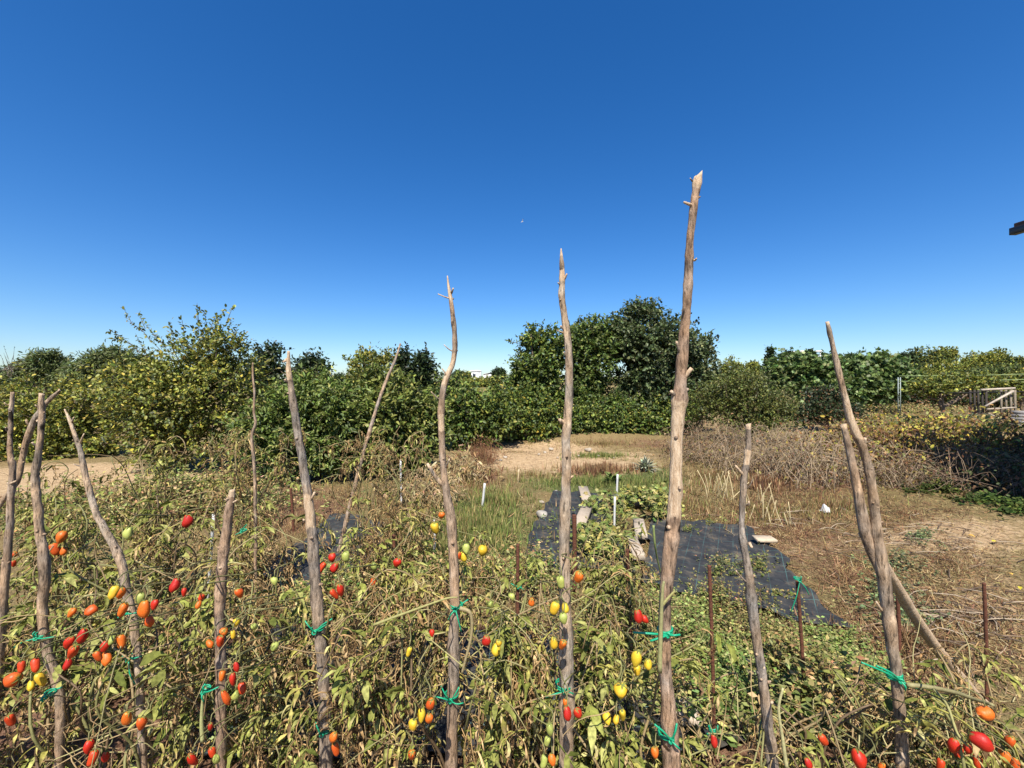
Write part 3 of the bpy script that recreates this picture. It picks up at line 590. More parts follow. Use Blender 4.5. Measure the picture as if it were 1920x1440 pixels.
# ------------------------------------------------------------------ tomato plants
PLANTS = [  # base px, d, top height, half width m, vines, (fresh, wilt, dry), label
 (-150, 1.45, 0.98, 0.26, 8, (3, 5, 3), "tomato plant at the outer end of the front row beyond the curved branch"),
 (40, 1.45, 1.0, 0.24, 9, (4, 5, 3), "green-leaved tomato plant with orange fruit under the knotty stake"),
 (175, 1.42, 1.02, 0.22, 9, (3, 5, 3), "tomato plant with red clusters between the crooked and the pale-tipped stake"),
 (300, 1.42, 1.02, 0.22, 9, (3, 5, 4), "tomato plant with orange fruit tied to the slender pale-tipped stake"),
 (440, 1.42, 0.95, 0.2, 9, (3, 4, 5), "drying tomato plant with red fruit wrapped around the sawn stub"),
 (590, 1.40, 0.92, 0.2, 9, (3, 4, 5), "shrivelled tomato plant tied to the grey split-tip stake"),
 (735, 1.42, 0.93, 0.22, 10, (1.5, 3, 8), "brown withered tomato plant between the split-tip and the wavy stake"),
 (880, 1.40, 0.92, 0.2, 9, (3, 4, 5), "half-dry tomato plant with a red and yellow cluster tied to the wavy stake"),
 (1030, 1.38, 0.93, 0.2, 10, (4, 5, 4), "tomato plant with hanging yellow plum tomatoes on the reddish-grey stake"),
 (1180, 1.38, 0.80, 0.2, 9, (5, 5, 3), "leafy tomato plant with bright yellow fruit beside the tallest stake"),
 (1330, 1.42, 0.60, 0.2, 7, (5, 5, 3), "low tomato plant with one red fruit hanging from a rusty rod"),
 (1500, 1.40, 0.62, 0.22, 9, (2, 4, 7), "low yellowing tomato plant next to the knobbly dark stake"),
 (1650, 1.38, 0.66, 0.2, 9, (2, 4, 7), "dry low tomato plant around the foot of the leaning stake"),
 (1970, 1.3, 0.66, 0.22, 9, (2, 4, 6), "sprawling dry tomato plant at the near end of the front row"),
 (1760, 1.42, 0.6, 0.2, 9, (2, 4, 7), "yellowed tomato plant under the foot of the brace pole"),
 (1840, 1.22, 0.72, 0.22, 11, (2, 4, 5), "tomato plant with large glossy red tomatoes next to the leaning stake's foot"),
 # second row
 (-40, 2.15, 0.95, 0.34, 9, (3, 5, 3), "second-row tomato plant glimpsed behind the knotty stake"),
 (190, 2.15, 0.98, 0.34, 10, (4, 5, 2), "second-row tomato plant with a pale green fruit behind the slender stake"),
 (360, 2.15, 1.0, 0.3, 10, (3, 5, 4), "second-row tomato plant with a single red fruit near a white pipe"),
 (480, 2.15, 0.92, 0.12, 6, (0.5, 2, 8), "narrow dead tomato plant with dark stems beside black fabric"),
 (690, 2.15, 0.94, 0.26, 10, (4, 5, 4), "second-row tomato plant with elongated red fruit behind the split-tip stake"),
 (830, 2.15, 0.80, 0.24, 8, (3, 4, 4), "second-row tomato plant with a round yellow fruit by the wavy stake"),
 (985, 2.15, 0.74, 0.24, 9, (2.5, 4, 5), "second-row tomato plant wilting around a twine-tied rusty rod"),
 (1120, 2.15, 0.76, 0.22, 9, (4, 5, 3), "second-row tomato plant with an orange cluster behind the reddish-grey stake"),
 (1185, 2.3, 0.78, 0.14, 5, (3, 4, 4), "second-row tomato plant with climbing stems beside concrete slabs"),
 # third row
 (90, 3.1, 1.0, 0.4, 9, (4, 4, 2), "far-row tomato plant at the edge of the sandy track"),
 (310, 3.1, 1.16, 0.4, 11, (3, 5, 3), "far-row tomato plant with fresh green shoots before the big bush"),
 (470, 3.2, 1.24, 0.32, 12, (1, 5, 5), "far-row tomato plant climbing the thin twisted stick"),
 (690, 3.6, 1.2, 0.42, 15, (0.3, 2, 9), "tall tan withered tomato plant below the leaning pole"),
 (775, 3.5, 1.08, 0.26, 10, (0.5, 2, 9), "crisp dead tomato plant beside a white pipe under the peach bush"),
]
KEEP = [(t[0], t[1], max(t[2], t[3]) * 0.42 + 2, 1.0 if t[2] * 3 > 38 else 2.0) for t in TOM if (int(t[0]) + int(t[1])) % 5 > 1]
TIEPTS = [(238,1145),(247,1235),(600,1175),(605,1365),(858,1140),(845,1303),(1057,1285),(1205,1180),(1255,1190),(1250,1375),(1335,1368),(1495,1085),(1670,1265),(80,1190)]
KEEP += [(x, y, 24, 1.0) for x, y in TIEPTS]
KP = A(KEEP)
SQ = np.concatenate([s['Q'] for s in STAKES]); SD = np.concatenate([np.full(len(s['Q']), s['d']) for s in STAKES])
SPX = CX + F * SQ[:, 0] / SQ[:, 1]; SPY = CY + F * (CH - SQ[:, 2]) / SQ[:, 1]; SW = F * SQ[:, 3] / SQ[:, 1]
def blocked(p, r):
    """True when a leaf here would hide a fruit, a knot or most of a stake"""
    if p[1] < 0.5: return True
    if p[2] > 0.3 and float(vnoise(A(p[0] * 5.5 + 40), A(p[2] * 5.5 + p[1] * 3), 55)) < 0.34 and r.random() < 0.85: return True     # gaps in the bed
    x = CX + F * p[0] / p[1]; y = CY + F * (CH - p[2]) / p[1]
    k = np.hypot(KP[:, 0] - x, KP[:, 1] - y) < KP[:, 2] + 11 / p[1]
    if (k & ((KP[:, 3] < 1.5) | (p[1] > 0))).any() and r.random() < 0.9:
        if (k & (KP[:, 3] < 1.5)).any() or p[1] < 2.1: return True
    if p[1] < 1.38:
        m = (np.abs(SPY - y) < 14) & (np.abs(SPX - x) < SW + 20)
        if m.any() and r.random() < 0.86: return True
    return False
plant_roots = []
def make_plant(k, px, d, ztop, half, nv, wts, label):
    r = np.random.default_rng(3000 + k)
    x0 = (px - CX) / F * d; root = thing("tomato_plant", label, "tomato plant", (x0, d, 0), "staked tomato plants")
    L0 = A([x0, d, 0.0])
    stems, fol, singles = MB(), MB(), []
    w = A(wts, float) * A([1.1, 0.9, 1.6]); w /= w.sum(); per = 2.3 if d < 1.9 else (2.4 if d < 2.6 else 2.8)
    for v in range(nv):
        hx = r.uniform(-half, half); hy = r.uniform(-0.17, 0.2) * (1 if d < 1.9 else 1.2)
        zt = ztop * r.uniform(0.62, 1.06); over = r.random() < 0.5
        pts = [(0.03 * r.normal(), 0.04 * r.normal(), -0.03)]
        for q, t in enumerate((0.18, 0.36, 0.55, 0.75, 0.92)):
            pts.append((hx * t + r.normal(0, 0.05), hy * t + r.normal(0, 0.035), zt * t))
        pts.append((hx + r.normal(0, 0.05), hy + r.normal(0, 0.04), zt))
        if over: pts.append((hx * 1.2 + r.normal(0, 0.1), hy - 0.05 + r.normal(0, 0.05), zt - r.uniform(0.04, 0.22)))
        Q = spline(pts, 34); seg = np.linalg.norm(np.diff(Q, axis=0), axis=1); s = np.concatenate([[0], np.cumsum(seg)])
        sc = [A((0.20, 0.19, 0.07)), A((0.26, 0.19, 0.09)), A((0.13, 0.085, 0.045))][r.choice(3, p=[0.45, 0.35, 0.2])]
        tube(stems, Q, np.linspace(0.0062, 0.0022, 34), 5, sc, rough=0.15, seed=v)
        for q in range(int(s[-1] / per * 100 * (1.0))):
            u = r.uniform(0.08, 1.0) * s[-1]; p = A([np.interp(u, s, Q[:, c]) for c in range(3)])
            if p[2] < 0.12: continue
            yaw = r.uniform(0, 2 * math.pi)
            if r.random() < 0.45: yaw = -math.pi / 2 + r.normal(0, 0.8)          # towards the light
            st = ('fresh', 'wilt', 'dry')[r.choice(3, p=w)]
            tpl = LEAFS[st][r.integers(len(LEAFS[st]))]; sc_ = r.uniform(0.6, 1.12) * (1.0 if r.random() < 0.9 else 1.35)
            tilt = r.normal(0, 0.35)
            co, si = math.cos(yaw), math.sin(yaw); ct, stn = math.cos(tilt), math.sin(tilt)
            Rm = A([[co, -si, 0], [si, co, 0], [0, 0, 1]]) @ A([[ct, 0, stn], [0, 1, 0], [-stn, 0, ct]])
            tipc = p + L0 + Rm @ A([0.08, 0, -0.03]) * sc_
            if blocked(tipc, r): continue
            front = tipc[1] < d + 0.02 and tipc[2] > 0.25
            if front and len(singles) < (60 if d < 1.9 else 26): singles.append((tpl[3], p, yaw, tilt, sc_))
            else:
                fol.add((tpl[0] * sc_) @ Rm.T + p, tpl[1], np.clip(tpl[2] * (1 + r.normal(0, 0.12)), 0.01, 0.8))
    for v in range(nv * 5):                            # dry thin side shoots and tendrils
        a = A([r.uniform(-half, half) * 1.1, r.uniform(-0.2, 0.15), r.uniform(0.15, ztop * 0.95)]); q = r.normal(0, 1, 3) * A([1, 0.7, 0.8]); L = r.uniform(0.06, 0.2)
        tube(stems, spline([a, a + q * L * 0.4 + r.normal(0, 0.01, 3), a + q * L * 0.7 - A([0, 0, 0.02]) + r.normal(0, 0.015, 3), a + q * L - A([0, 0, r.uniform(0, 0.08)])], 8), np.linspace(0.0024, 0.0009, 8), 4, A([(0.30, 0.21, 0.10), (0.2, 0.13, 0.06), (0.34, 0.3, 0.13)][r.integers(3)]) * r.uniform(0.6, 1.2))
    stems.build("stem", M['stem'], root, True)
    f = fol.build("foliage", M['leaf'], root, True)
    if f: f["kind"] = "stuff"
    for me, p, yaw, tilt, sc_ in singles:
        o = link("leaf", me, root, p); o.rotation_euler = (0, tilt, yaw); o.scale = (sc_,) * 3
    plant_roots.append((root, x0, d, L0))
for k, pl in enumerate(PLANTS): make_plant(k, *pl)
for k, (x, y, w, h, rip) in enumerate(TOM):
    r = np.random.default_rng(9000 + k)
    if w * 3 > 100: d = 1.0
    elif y > 1130 or w * 3 > 56: d = r.uniform(1.10, 1.2)
    elif y > 1085 and w * 3 > 34: d = r.uniform(1.14, 1.24)
    else: d = r.uniform(1.92, 2.02)
    if w * 3 > 100: w, h = w * 0.95, h * 0.95
    p = W(x, y, d); best = min(plant_roots, key=lambda q: abs(q[1] - p[0]) + 2.2 * abs(q[2] - (d + 0.24)))
    root, L0 = best[0], best[3]
    o = link("tomato", TOM_ME[rip][k % 6], root, p - L0)
    sw, sh = w / F * d * (0.4 + 0.6 * cth(x)), h / F * d
    sw, sh = (sw * 1.05, sh * 1.05) if d > 1.9 else (sw * 0.88, sh * 1.0)
    o.scale = (sw, sw, max(sh, sw * 1.02)); o.rotation_euler = (r.normal(0, 0.25), r.normal(0, 0.3) + (1.2 if w > h * 1.15 else 0), r.uniform(0, 6))
    c = link("calyx", CAL[k % 3], o)
    m2 = MB(); top = p - L0 + A([0, 0, sh * 0.46])
    tube(m2, spline([top, top + A([r.normal(0, 0.006), 0.012, 0.018]), top + A([r.normal(0, 0.02), 0.06, 0.016]), top + A([r.normal(0, 0.03), 0.17, -0.02])], 9), np.linspace(0.0014, 0.0022, 9), 5, (0.17, 0.16, 0.06))
    m2.build("fruit_stalk", M['stem'], root, True)
# a few long bare shoots that the photo shows crossing the row
def shoot(pts, ds, root_i, w=0.0045, C=(0.27, 0.25, 0.09)):
    root, _, _, L0 = plant_roots[root_i]; mb = MB()
    P = A([W(x, y, d) for (x, y), d in zip(pts, ds)]) - L0
    tube(mb, spline(P, 22), np.linspace(w, w * 0.5, 22), 6, C, rough=0.12); mb.build("bare_shoot", M['stem'], root, True)
shoot([(700,1172),(745,1155),(800,1135),(838,1122),(858,1120)], [1.24]*5, 7)
shoot([(862,1140),(882,1150),(884,1190),(872,1240),(866,1262)], [1.22]*5, 7, 0.006, (0.3, 0.24, 0.12))
shoot([(1237,1260),(1239,1180),(1242,1110),(1245,1090)], [1.18]*4, 9, 0.007, (0.28, 0.27, 0.12))
shoot([(1243,1133),(1252,1122),(1265,1108)], [1.18]*3, 9, 0.005)
shoot([(1700,1284),(1740,1288),(1790,1298),(1830,1312),(1862,1322)], [1.2, 1.18, 1.14, 1.1, 1.06], 15, 0.007, (0.25, 0.22, 0.1))
shoot([(1750,1292),(1775,1320),(1795,1375),(1815,1400)], [1.12, 1.08, 1.04, 1.02], 15, 0.004)
shoot([(1475,1440),(1468,1390),(1460,1330),(1468,1290)], [1.2]*4, 11, 0.006, (0.4, 0.37, 0.18))
shoot([(380,1390),(378,1350),(382,1300),(386,1290)], [1.2]*4, 4, 0.006, (0.36, 0.36, 0.15))
shoot([(1225,985),(1228,1020),(1233,1050),(1243,1090)], [2.0, 2.0, 2.05, 2.1], 24, 0.006, (0.2, 0.24, 0.08))

# ------------------------------------------------------------------ twine ties
def tie(px, py, d, rpx, ends, label, wire=0.0021, loops=2, tail=None):
    c = W(px, py, d); mb = MB(); r = np.random.default_rng(int(px * 7 + py)); g = (0.008, 0.30, 0.15)
    rad = rpx / F * d * 1.08 * cth(px) + 0.001
    for q in range(loops):
        a = np.linspace(0, 2 * math.pi, 26); tl = r.normal(0, 0.25)
        P = np.stack([rad * np.cos(a), rad * np.sin(a), rad * 0.5 * tl * np.cos(a) + q * 0.005], -1)
        tube(mb, P, wire, 5, g)
    k = A([0, -rad - 0.003, 0])
    a = np.linspace(0, 2 * math.pi * 1.6, 18)
    tube(mb, np.stack([0.006 * np.cos(a), -rad - 0.004 - 0.003 * np.sin(a * 2), 0.006 * np.sin(a)], -1), wire * 1.15, 5, g)
    for ex, ey in ends:
        e = W(px + ex, py + ey, d - rad - 0.008) - c
        m = (k + e) / 2 + A([0, -0.008, r.uniform(0.0, 0.008)])
        tube(mb, spline([k, m, e], 10), wire, 5, g)
    return tag(mb.build("twine_tie", M['twine'], None, True, c), label, "twine", "green twine ties")
d0 = {i: s['d'] for i, s in enumerate(STAKES)}
tie(80, 1190, d0[2], 12, [(-14,-6),(-55,25),(22,4)], "green twine tie with a long tail on the crooked stake")
tie(240, 1145, d0[3], 10, [(-18,14),(16,4),(-12,-4)], "green twine knot touching an orange tomato on the slender stake")
tie(250, 1232, d0[3], 9, [(-20,-5),(4,52),(16,-2)], "green twine tie trailing down the slender pale-tipped stake")
tie(596, 1178, d0[5], 11, [(-24,-14),(27,-18),(20,-10)], "green twine collar around the split-tip stake beside black fabric")
tie(610, 1366, d0[5], 12, [(-18,-12),(-12,8)], "green twine knot at the foot of the split-tip stake")
tie(856, 1136, d0[6], 10, [(22,-12),(-16,26),(9,48)], "green twine knot with three tails on the wavy stake")
tie(847, 1304, d0[6], 11, [(-32,2),(-20,-18),(14,-16),(22,14)], "green twine bow on the wavy stake above orange tomatoes")
tie(1057, 1285, d0[7], 13, [(-34,22),(18,16)], "green twine tie on the reddish-grey stake above red tomatoes")
tie(1247, 1182, d0[8], 12, [(-60,4),(28,8),(-28,20)], "thick green twine hoop around the tallest stake by red tomatoes", 0.0032)
tie(1252, 1374, d0[8], 15, [(-25,-16),(22,30),(17,-18)], "green twine crossed around the foot of the tallest stake", 0.003)
tie(1677, 1268, d0[10], 13, [(-62,-26),(42,22),(-34,-20),(20,26)], "bright green twine bundle knotted on the leaning stake", 0.003, 3)
tie(457, 995, 2.1, 5, [(-16,8),(6,-12)], "small green tie on the narrow dead tomato plant")
tie(388, 1292, 1.2, 6, [(-3,-10),(-6,24),(22,-4)], "green twine tie holding a bare shoot below red tomatoes")
tie(972, 1098, 1.95, 5, [(10,8),(-14,-4)], "green twine on the rusty rod behind yellow tomatoes")
tie(968, 1280, 1.9, 5, [(8,-18),(-8,18)], "green twine on the lower part of a rusty rod among leaves")
tie(95, 1300, 1.25, 10, [(22,-12),(-14,16)], "green twine tie low on the crooked stake among leaves")

# ------------------------------------------------------------------ rusty rods and white pipes
def rod(x0, y0, x1, d, rpx, label):
    top = W(x0, y0, d); base = A([(x1 - CX) / F * d, d, -0.06]); L0 = A([base[0], d, 0]); rad = rpx / F * d / 2 * 0.88 * cth(x0)
    mb = MB(); n = int((top[2] + 0.06) / 0.006); P = spline([base - L0, (base + top) / 2 - L0 + A([0.004, 0, 0]), top - L0], n)
    rr = rad * (1 + 0.13 * (np.arange(n) % 2))
    C = np.tile(A([[0.13, 0.05, 0.028]]), (n, 1)) * rng.uniform(0.7, 1.3, (n, 1))
    tube(mb, P, rr, 8, C); return tag(mb.build("rebar_rod", M['rust'], None, False, L0), label, "rod", "rusty rebar rods between the plants")
rod(1330, 1060, 1340, 1.78, 8, "rusty ribbed rod with twine holding a single red tomato")
rod(1495, 1088, 1512, 1.98, 8, "rusty ribbed rod wearing a loose green thread beside black fabric")
rod(1845, 1093, 1851, 2.15, 9, "rusty ribbed rod standing alone in the dry ground beyond the brace pole")
rod(1683, 1118, 1686, 2.5, 9, "rusty ribbed rod half hidden behind the leaning stake")
rod(738, 1003, 746, 2.25, 7, "rusty rod with a red tomato beside it behind the withered plant")
rod(971, 1020, 966, 1.95, 7, "rusty rod with two green ties between the wavy and reddish-grey stakes")
rod(1176, 1030, 1185, 2.2, 8, "rusty rod next to the concrete slabs")
rod(545, 915, 551, 4.6, 6, "thin rusty rod standing in brown litter before the glossy bush")
rod(1077, 965, 1076, 3.2, 9, "dark rusty rod close behind the reddish-grey stake")
tie(1336, 1368, 1.78, 6, [(-12,8),(12,6),(10,-8)], "green twine wound on the rod above a hanging red tomato", 0.003, 3)
tie(1495, 1086, 1.97, 6, [(-12,62),(22,30),(6,-6)], "loose green thread dangling from a rusty rod")
def pipe(x0, y0, x1, y1, d, w, label, C=(0.55, 0.55, 0.53)):
    top = W(x0, y0, d); base = W(x1, y1, d); ax = unit(base - top); base = base + ax * max(0.0, (base[2] + 0.04) / max(1e-3, -ax[2]))
    L0 = A([base[0], base[1], 0]); mb = MB(); r = w / F * d / 2 * cth(x0)
    tube(mb, spline([base - L0, top - L0], 6), r, 10, C)
    tube(mb, spline([top - L0 - A([0, 0, 0.001]), top - L0 + A([0, 0, 0.002])], 2), r * 0.72, 8, (0.08, 0.08, 0.08))
    return tag(mb.build("white_pipe", M['plastic'], None, True, L0), label, "pipe", "white plastic marker pipes")
pipe(909, 906, 905, 945, 5.6, 4.5, "white plastic pipe standing in green grass near the wavy stake")
pipe(751, 861, 752, 905, 5.4, 3.6, "white plastic pipe in the shade under the peach bush")
pipe(1158, 889, 1157, 915, 6.0, 4, "white plastic pipe at the far side of the squash leaves")
pipe(1153, 931, 1152, 978, 4.6, 4.2, "white plastic pipe in front of the black crate")
pipe(815, 973, 815, 1028, 3.9, 4.2, "white plastic pipe below a round yellow tomato")
pipe(401, 964, 396, 1032, 3.0, 6.5, "dull white pipe behind the single red tomato", (0.5, 0.5, 0.48))
pipe(973, 880, 971, 904, 6.9, 2.5, "thin pale wooden marker stick in the dry grass", (0.55, 0.42, 0.24))

# ------------------------------------------------------------------ concrete slabs, stones, crate, rag
def slab(name, quad, h, label, C=(0.40, 0.33, 0.25), mat='concrete', cat="slab", group="loose slabs holding the fabric down"):
    g = A([G(x, y, h * 0.8) for x, y in quad]); c = g.mean(0); u = (g[1] + g[2] - g[0] - g[3]) / 2; v = (g[2] + g[3] - g[0] - g[1]) / 2
    w, l = np.linalg.norm(u), np.linalg.norm(v); rz = math.atan2(u[1], u[0])
    mb = MB(); z0 = gz(c[0], c[1]); box(mb, (0, 0, h / 2 + 0.012), (w, l, h), C, rz, jit=0.0012, bev=0.005)
    o = mb.build(name, M[mat], None, False, (c[0], c[1], z0 + 0.05)); return tag(o, label, cat, group)
slab("concrete_slab", [(1089,918),(1106,918),(1109,951),(1088,950)], 0.05, "narrow beige concrete slab at the far end of the slab line")
slab("concrete_slab", [(1084,958),(1104,960),(1103,1000),(1079,998)], 0.05, "beige concrete slab close behind the reddish-grey stake")
slab("concrete_slab", [(1193,982),(1214,984),(1206,1014),(1185,1013)], 0.05, "beige slab lying along the fabric edge, farther of two end to end")
slab("concrete_slab", [(1184,1015),(1205,1016),(1198,1051),(1176,1050)], 0.05, "beige slab lying along the fabric edge, nearer of two end to end")
slab("concrete_slab", [(1263,1328),(1308,1337),(1312,1378),(1268,1374)], 0.04, "square pale slab with a rod's shadow beside the tallest stake", (0.44, 0.36, 0.28))
slab("concrete_slab", [(972,1176),(996,1180),(1000,1222),(976,1220)], 0.04, "pale slab glimpsed between leaves behind a rusty rod", (0.42, 0.35, 0.28))
slab("brick", [(1415,1014),(1452,1015),(1452,1022),(1415,1022)], 0.03, "single pale brick on the corner of the black fabric", (0.48, 0.39, 0.28), cat="brick")
def rock(p, s, label, C=(0.52, 0.48, 0.42), seed=0, group="pale stones"):
    r = np.random.default_rng(seed); import bmesh
    bm = bmesh.new(); bmesh.ops.create_icosphere(bm, subdivisions=2, radius=0.5)
    V = A([v.co[:] for v in bm.verts]); bm.verts.index_update(); T = A([[v.index for v in f.verts] for f in bm.faces]); bm.free()
    for _ in range(13):
        n = unit(r.normal(0, 1, 3)); k = r.uniform(0.2, 0.38); dd = V @ n; V = V - np.maximum(dd - k, 0)[:, None] * n
    mb = MB(); mb.add(V * A(s) + A([0, 0, s[2] * 0.3]), T, C)
    return tag(mb.build("stone", M['stone'], None, False, (p[0], p[1], gz(p[0], p[1]))), label, "stone", group)
rock(G(1014, 968), (0.19, 0.26, 0.14), "blocky white stone beside the black fabric strip", (0.36, 0.33, 0.28), 1)
rock(G(1043, 925), (0.10, 0.12, 0.08), "small pale stone in grass at the top of the fabric strip", (0.34, 0.3, 0.25), 2)
rock(G(1016, 941), (0.10, 0.12, 0.05), "flat sand-coloured stone beyond the blocky white one", (0.38, 0.32, 0.24), 3)
for q, (x, y, s) in enumerate([(1103,829,.26),(1085,835,.14),(1068,832,.16),(1122,836,.16),(1034,826,.2),(1022,830,.14),(1150,838,.1),(1046,838,.1),(948,838,.16),(938,842,.12),(1135,832,.12),(1010,834,.12)]):
    g = G(x, y, 0.25); rock((g[0] * 1.0, g[1]), (s * .8, s * 0.7, s * 0.5), "pale limestone lump on the rubble bank below the hedge", (0.38, 0.33, 0.26), 10 + q, "rubble stones below the hedge")
c = G(1174, 950); mb = MB(); K = (0.012, 0.012, 0.014)
for sx, sy, w, l in ((0, -0.11, 0.36, 0.012), (0, 0.11, 0.36, 0.012), (-0.174, 0, 0.012, 0.208), (0.174, 0, 0.012, 0.208)): box(mb, (sx, sy, 0.06), (w, l, 0.11), K)
box(mb, (0, 0, 0.008), (0.33, 0.2, 0.012), K); box(mb, (0, -0.118, 0.112), (0.38, 0.014, 0.02), (0.02, 0.02, 0.022)); box(mb, (0, 0.118, 0.112), (0.38, 0.014, 0.02), (0.02, 0.02, 0.022))
for q in range(5): box(mb, (-0.13 + q * 0.065, -0.1175, 0.055), (0.01, 0.006, 0.08), (0.02, 0.02, 0.022))
o = mb.build("plastic_crate", M['plastic'], None, False, (c[0], c[1], gz(c[0], c[1]) + 0.02)); o.rotation_euler = (0, 0.03, 0.12)
tag(o, "black plastic crate among squash leaves behind a white pipe", "crate")
def rag():
    n = 16; u = np.linspace(-1, 1, n); X, Y = np.meshgrid(u, u); r = np.random.default_rng(5)
    Z = 0.05 * np.maximum(0, 1 - (X ** 2 + Y ** 2)) ** 0.6 * (0.3 + 1.4 * vnoise(X * 2.3 + 9, Y * 2.3 + 9, 77)) + 0.004
    k = 1 - 0.25 * vnoise(X * 1.5 + 5, Y * 1.5, 78); V = np.stack([X * 0.06 * k, Y * 0.06 * k, Z * 1.2], -1).reshape(-1, 3)
    i = (np.arange(n - 1)[:, None] * n + np.arange(n - 1)).ravel(); T = np.concatenate([np.stack([i, i + 1, i + n + 1], -1), np.stack([i, i + n + 1, i + n], -1)])
    g = G(1548, 960); mb = MB(); mb.add(V, T, (0.55, 0.54, 0.52)); tag(mb.build("white_rag", M['cloth'], None, True, (g[0], g[1], gz(g[0], g[1]) + 0.02)), "crumpled white rag lying on brown dry weeds", "rag")
rag()

# ------------------------------------------------------------------ weed fabric
def fabric(name, quad, label, seed, nx=60, ny=60, amp=0.05, rag=0.05):
    g = A([G(x, y) for x, y in quad]); u = np.linspace(0, 1, nx); v = np.linspace(0, 1, ny); U, Vv = np.meshgrid(u, v)
    P = (g[0] * (1 - U)[..., None] + g[1] * U[..., None]) * (1 - Vv)[..., None] + (g[3] * (1 - U)[..., None] + g[2] * U[..., None]) * Vv[..., None]
    e = np.minimum.reduce([U, 1 - U, Vv, 1 - Vv]); k = np.exp(-(e / 0.06) ** 2)
    P[..., 0] += (vnoise(P[..., 0] * 5 + seed, P[..., 1] * 5, seed) - 0.5) * rag * 2 * k; P[..., 1] += (vnoise(P[..., 0] * 5, P[..., 1] * 5 + seed, seed + 1) - 0.5) * rag * 2 * k
    a = 0.6 + seed
    wr = np.abs(np.sin((P[..., 0] * math.cos(a) + P[..., 1] * math.sin(a)) * 9 + 5 * fbm(P[..., 0] * 1.5, P[..., 1] * 1.5, seed + 5))) ** 6
    P[..., 2] = ground_h(P[..., 0], P[..., 1]) + 0.028 + amp * 0.35 * wr * fbm(P[..., 0] * 2, P[..., 1] * 2, seed + 9) + amp * 1.1 * (fbm(P[..., 0] * 3, P[..., 1] * 3, seed + 2) - 0.4) * 0.6 + 0.03 * k * vnoise(P[..., 0] * 6, P[..., 1] * 6, seed + 3)
    i = (np.arange(ny - 1)[:, None] * nx + np.arange(nx - 1)).ravel(); T = np.concatenate([np.stack([i, i + 1, i + nx + 1], -1), np.stack([i, i + nx + 1, i + nx], -1)])
    c = P.reshape(-1, 3).mean(0); c[2] = 0; mb = MB(); mb.add(P.reshape(-1, 3) - c, T, (0.02, 0.02, 0.02)); o = mb.build(name, M['fabric'], None, True, c)
    uv = o.data.uv_layers.new(name="UV"); vi = np.empty(len(o.data.loops), dtype=np.int32); o.data.loops.foreach_get("vertex_index", vi)
    ex = unit(g[2] - g[3])[:2]; ey = A([-ex[1], ex[0]]); xy = P.reshape(-1, 3)[:, :2]; uvs = np.stack([xy @ ex, xy @ ey], -1)[vi]
    uv.data.foreach_set("uv", uvs.astype(np.float32).ravel()); return tag(o, label, "fabric", "black weed fabric sheets")
fabric("weed_fabric", [(1222,980),(1400,986),(1600,1190),(1205,1105)], "wide black weed fabric with grid lines beside the tallest stake", 3)
fabric("weed_fabric", [(1035,925),(1120,928),(1190,1075),(960,1075)], "black weed fabric strip under the concrete slabs", 5)
fabric("weed_fabric", [(640,965),(735,995),(640,1125),(480,1085)], "black weed fabric sheet behind the grey split-tip stake", 8, amp=0.06)
fabric("weed_fabric", [(500,1190),(1330,1200),(1420,1430),(300,1430)], "black weed fabric under the second tomato row, showing between leaves", 12)

# ------------------------------------------------------------------ grass, weeds and litter (uncountable)
def area(n, blobs, jit=True):
    """ground points sampled from soft ellipses given on the picture and dropped on the ground"""
    w = A([b[2] * b[3] * (b[4] if len(b) > 4 else 1) for b in blobs], float); k = rng.choice(len(blobs), n, p=w / w.sum()); B = A([b[:4] for b in blobs], float)[k]
    a = rng.uniform(0, 2 * np.pi, n); r = np.abs(rng.normal(0, 0.62, n))
    px = B[:, 0] + B[:, 2] * r * np.cos(a); py = np.maximum(B[:, 1] + B[:, 3] * r * np.sin(a), 735)
    d = F * CH / (py - CY); X = (px - CX) / F * d
    return np.stack([X, d, ground_h(X, d)], -1)
def blades(name, label, cat, P, ln, colors, wts, lean=0.5, width=1.0, per=1, mat='grass'):
    if per > 1: P = P[:len(P) // per]
    P = np.repeat(P, per, 0); n = len(P); P = P + np.stack([rng.normal(0, 0.025, n), rng.normal(0, 0.025, n), np.zeros(n)], -1) * (per > 1)
    az = rng.uniform(0, 2 * np.pi, n); ln_ = ln * rng.uniform(0.5, 1.35, n); le = np.abs(rng.normal(0, lean, n)) if lean < 1.15 else np.where(rng.random(n) < 0.12, rng.uniform(0.3, 1.2, n), rng.normal(1.45, 0.12, n))
    f = np.stack([np.cos(az) * np.sin(le), np.sin(az) * np.sin(le), np.cos(le)], -1); up = np.stack([np.cos(az), np.sin(az), np.full(n, -0.3)], -1)
    mb = MB(); S = np.stack([ln_] * 3, -1); S[:, :] *= 1; Vt = T_BLADE[0].copy(); Vt[:, 1] *= width
    mb.inst(Vt, T_BLADE[1], rand_rot(f, up, rng.uniform(-0.6, 0.6, n)), ln_[:, None], P - A([0, 0, 0.01]) * (1 if lean < 1.15 else -1), pick(colors, wts, n))
    return tag(mb.build(name, M[mat], None, False), label, cat, kind="stuff")
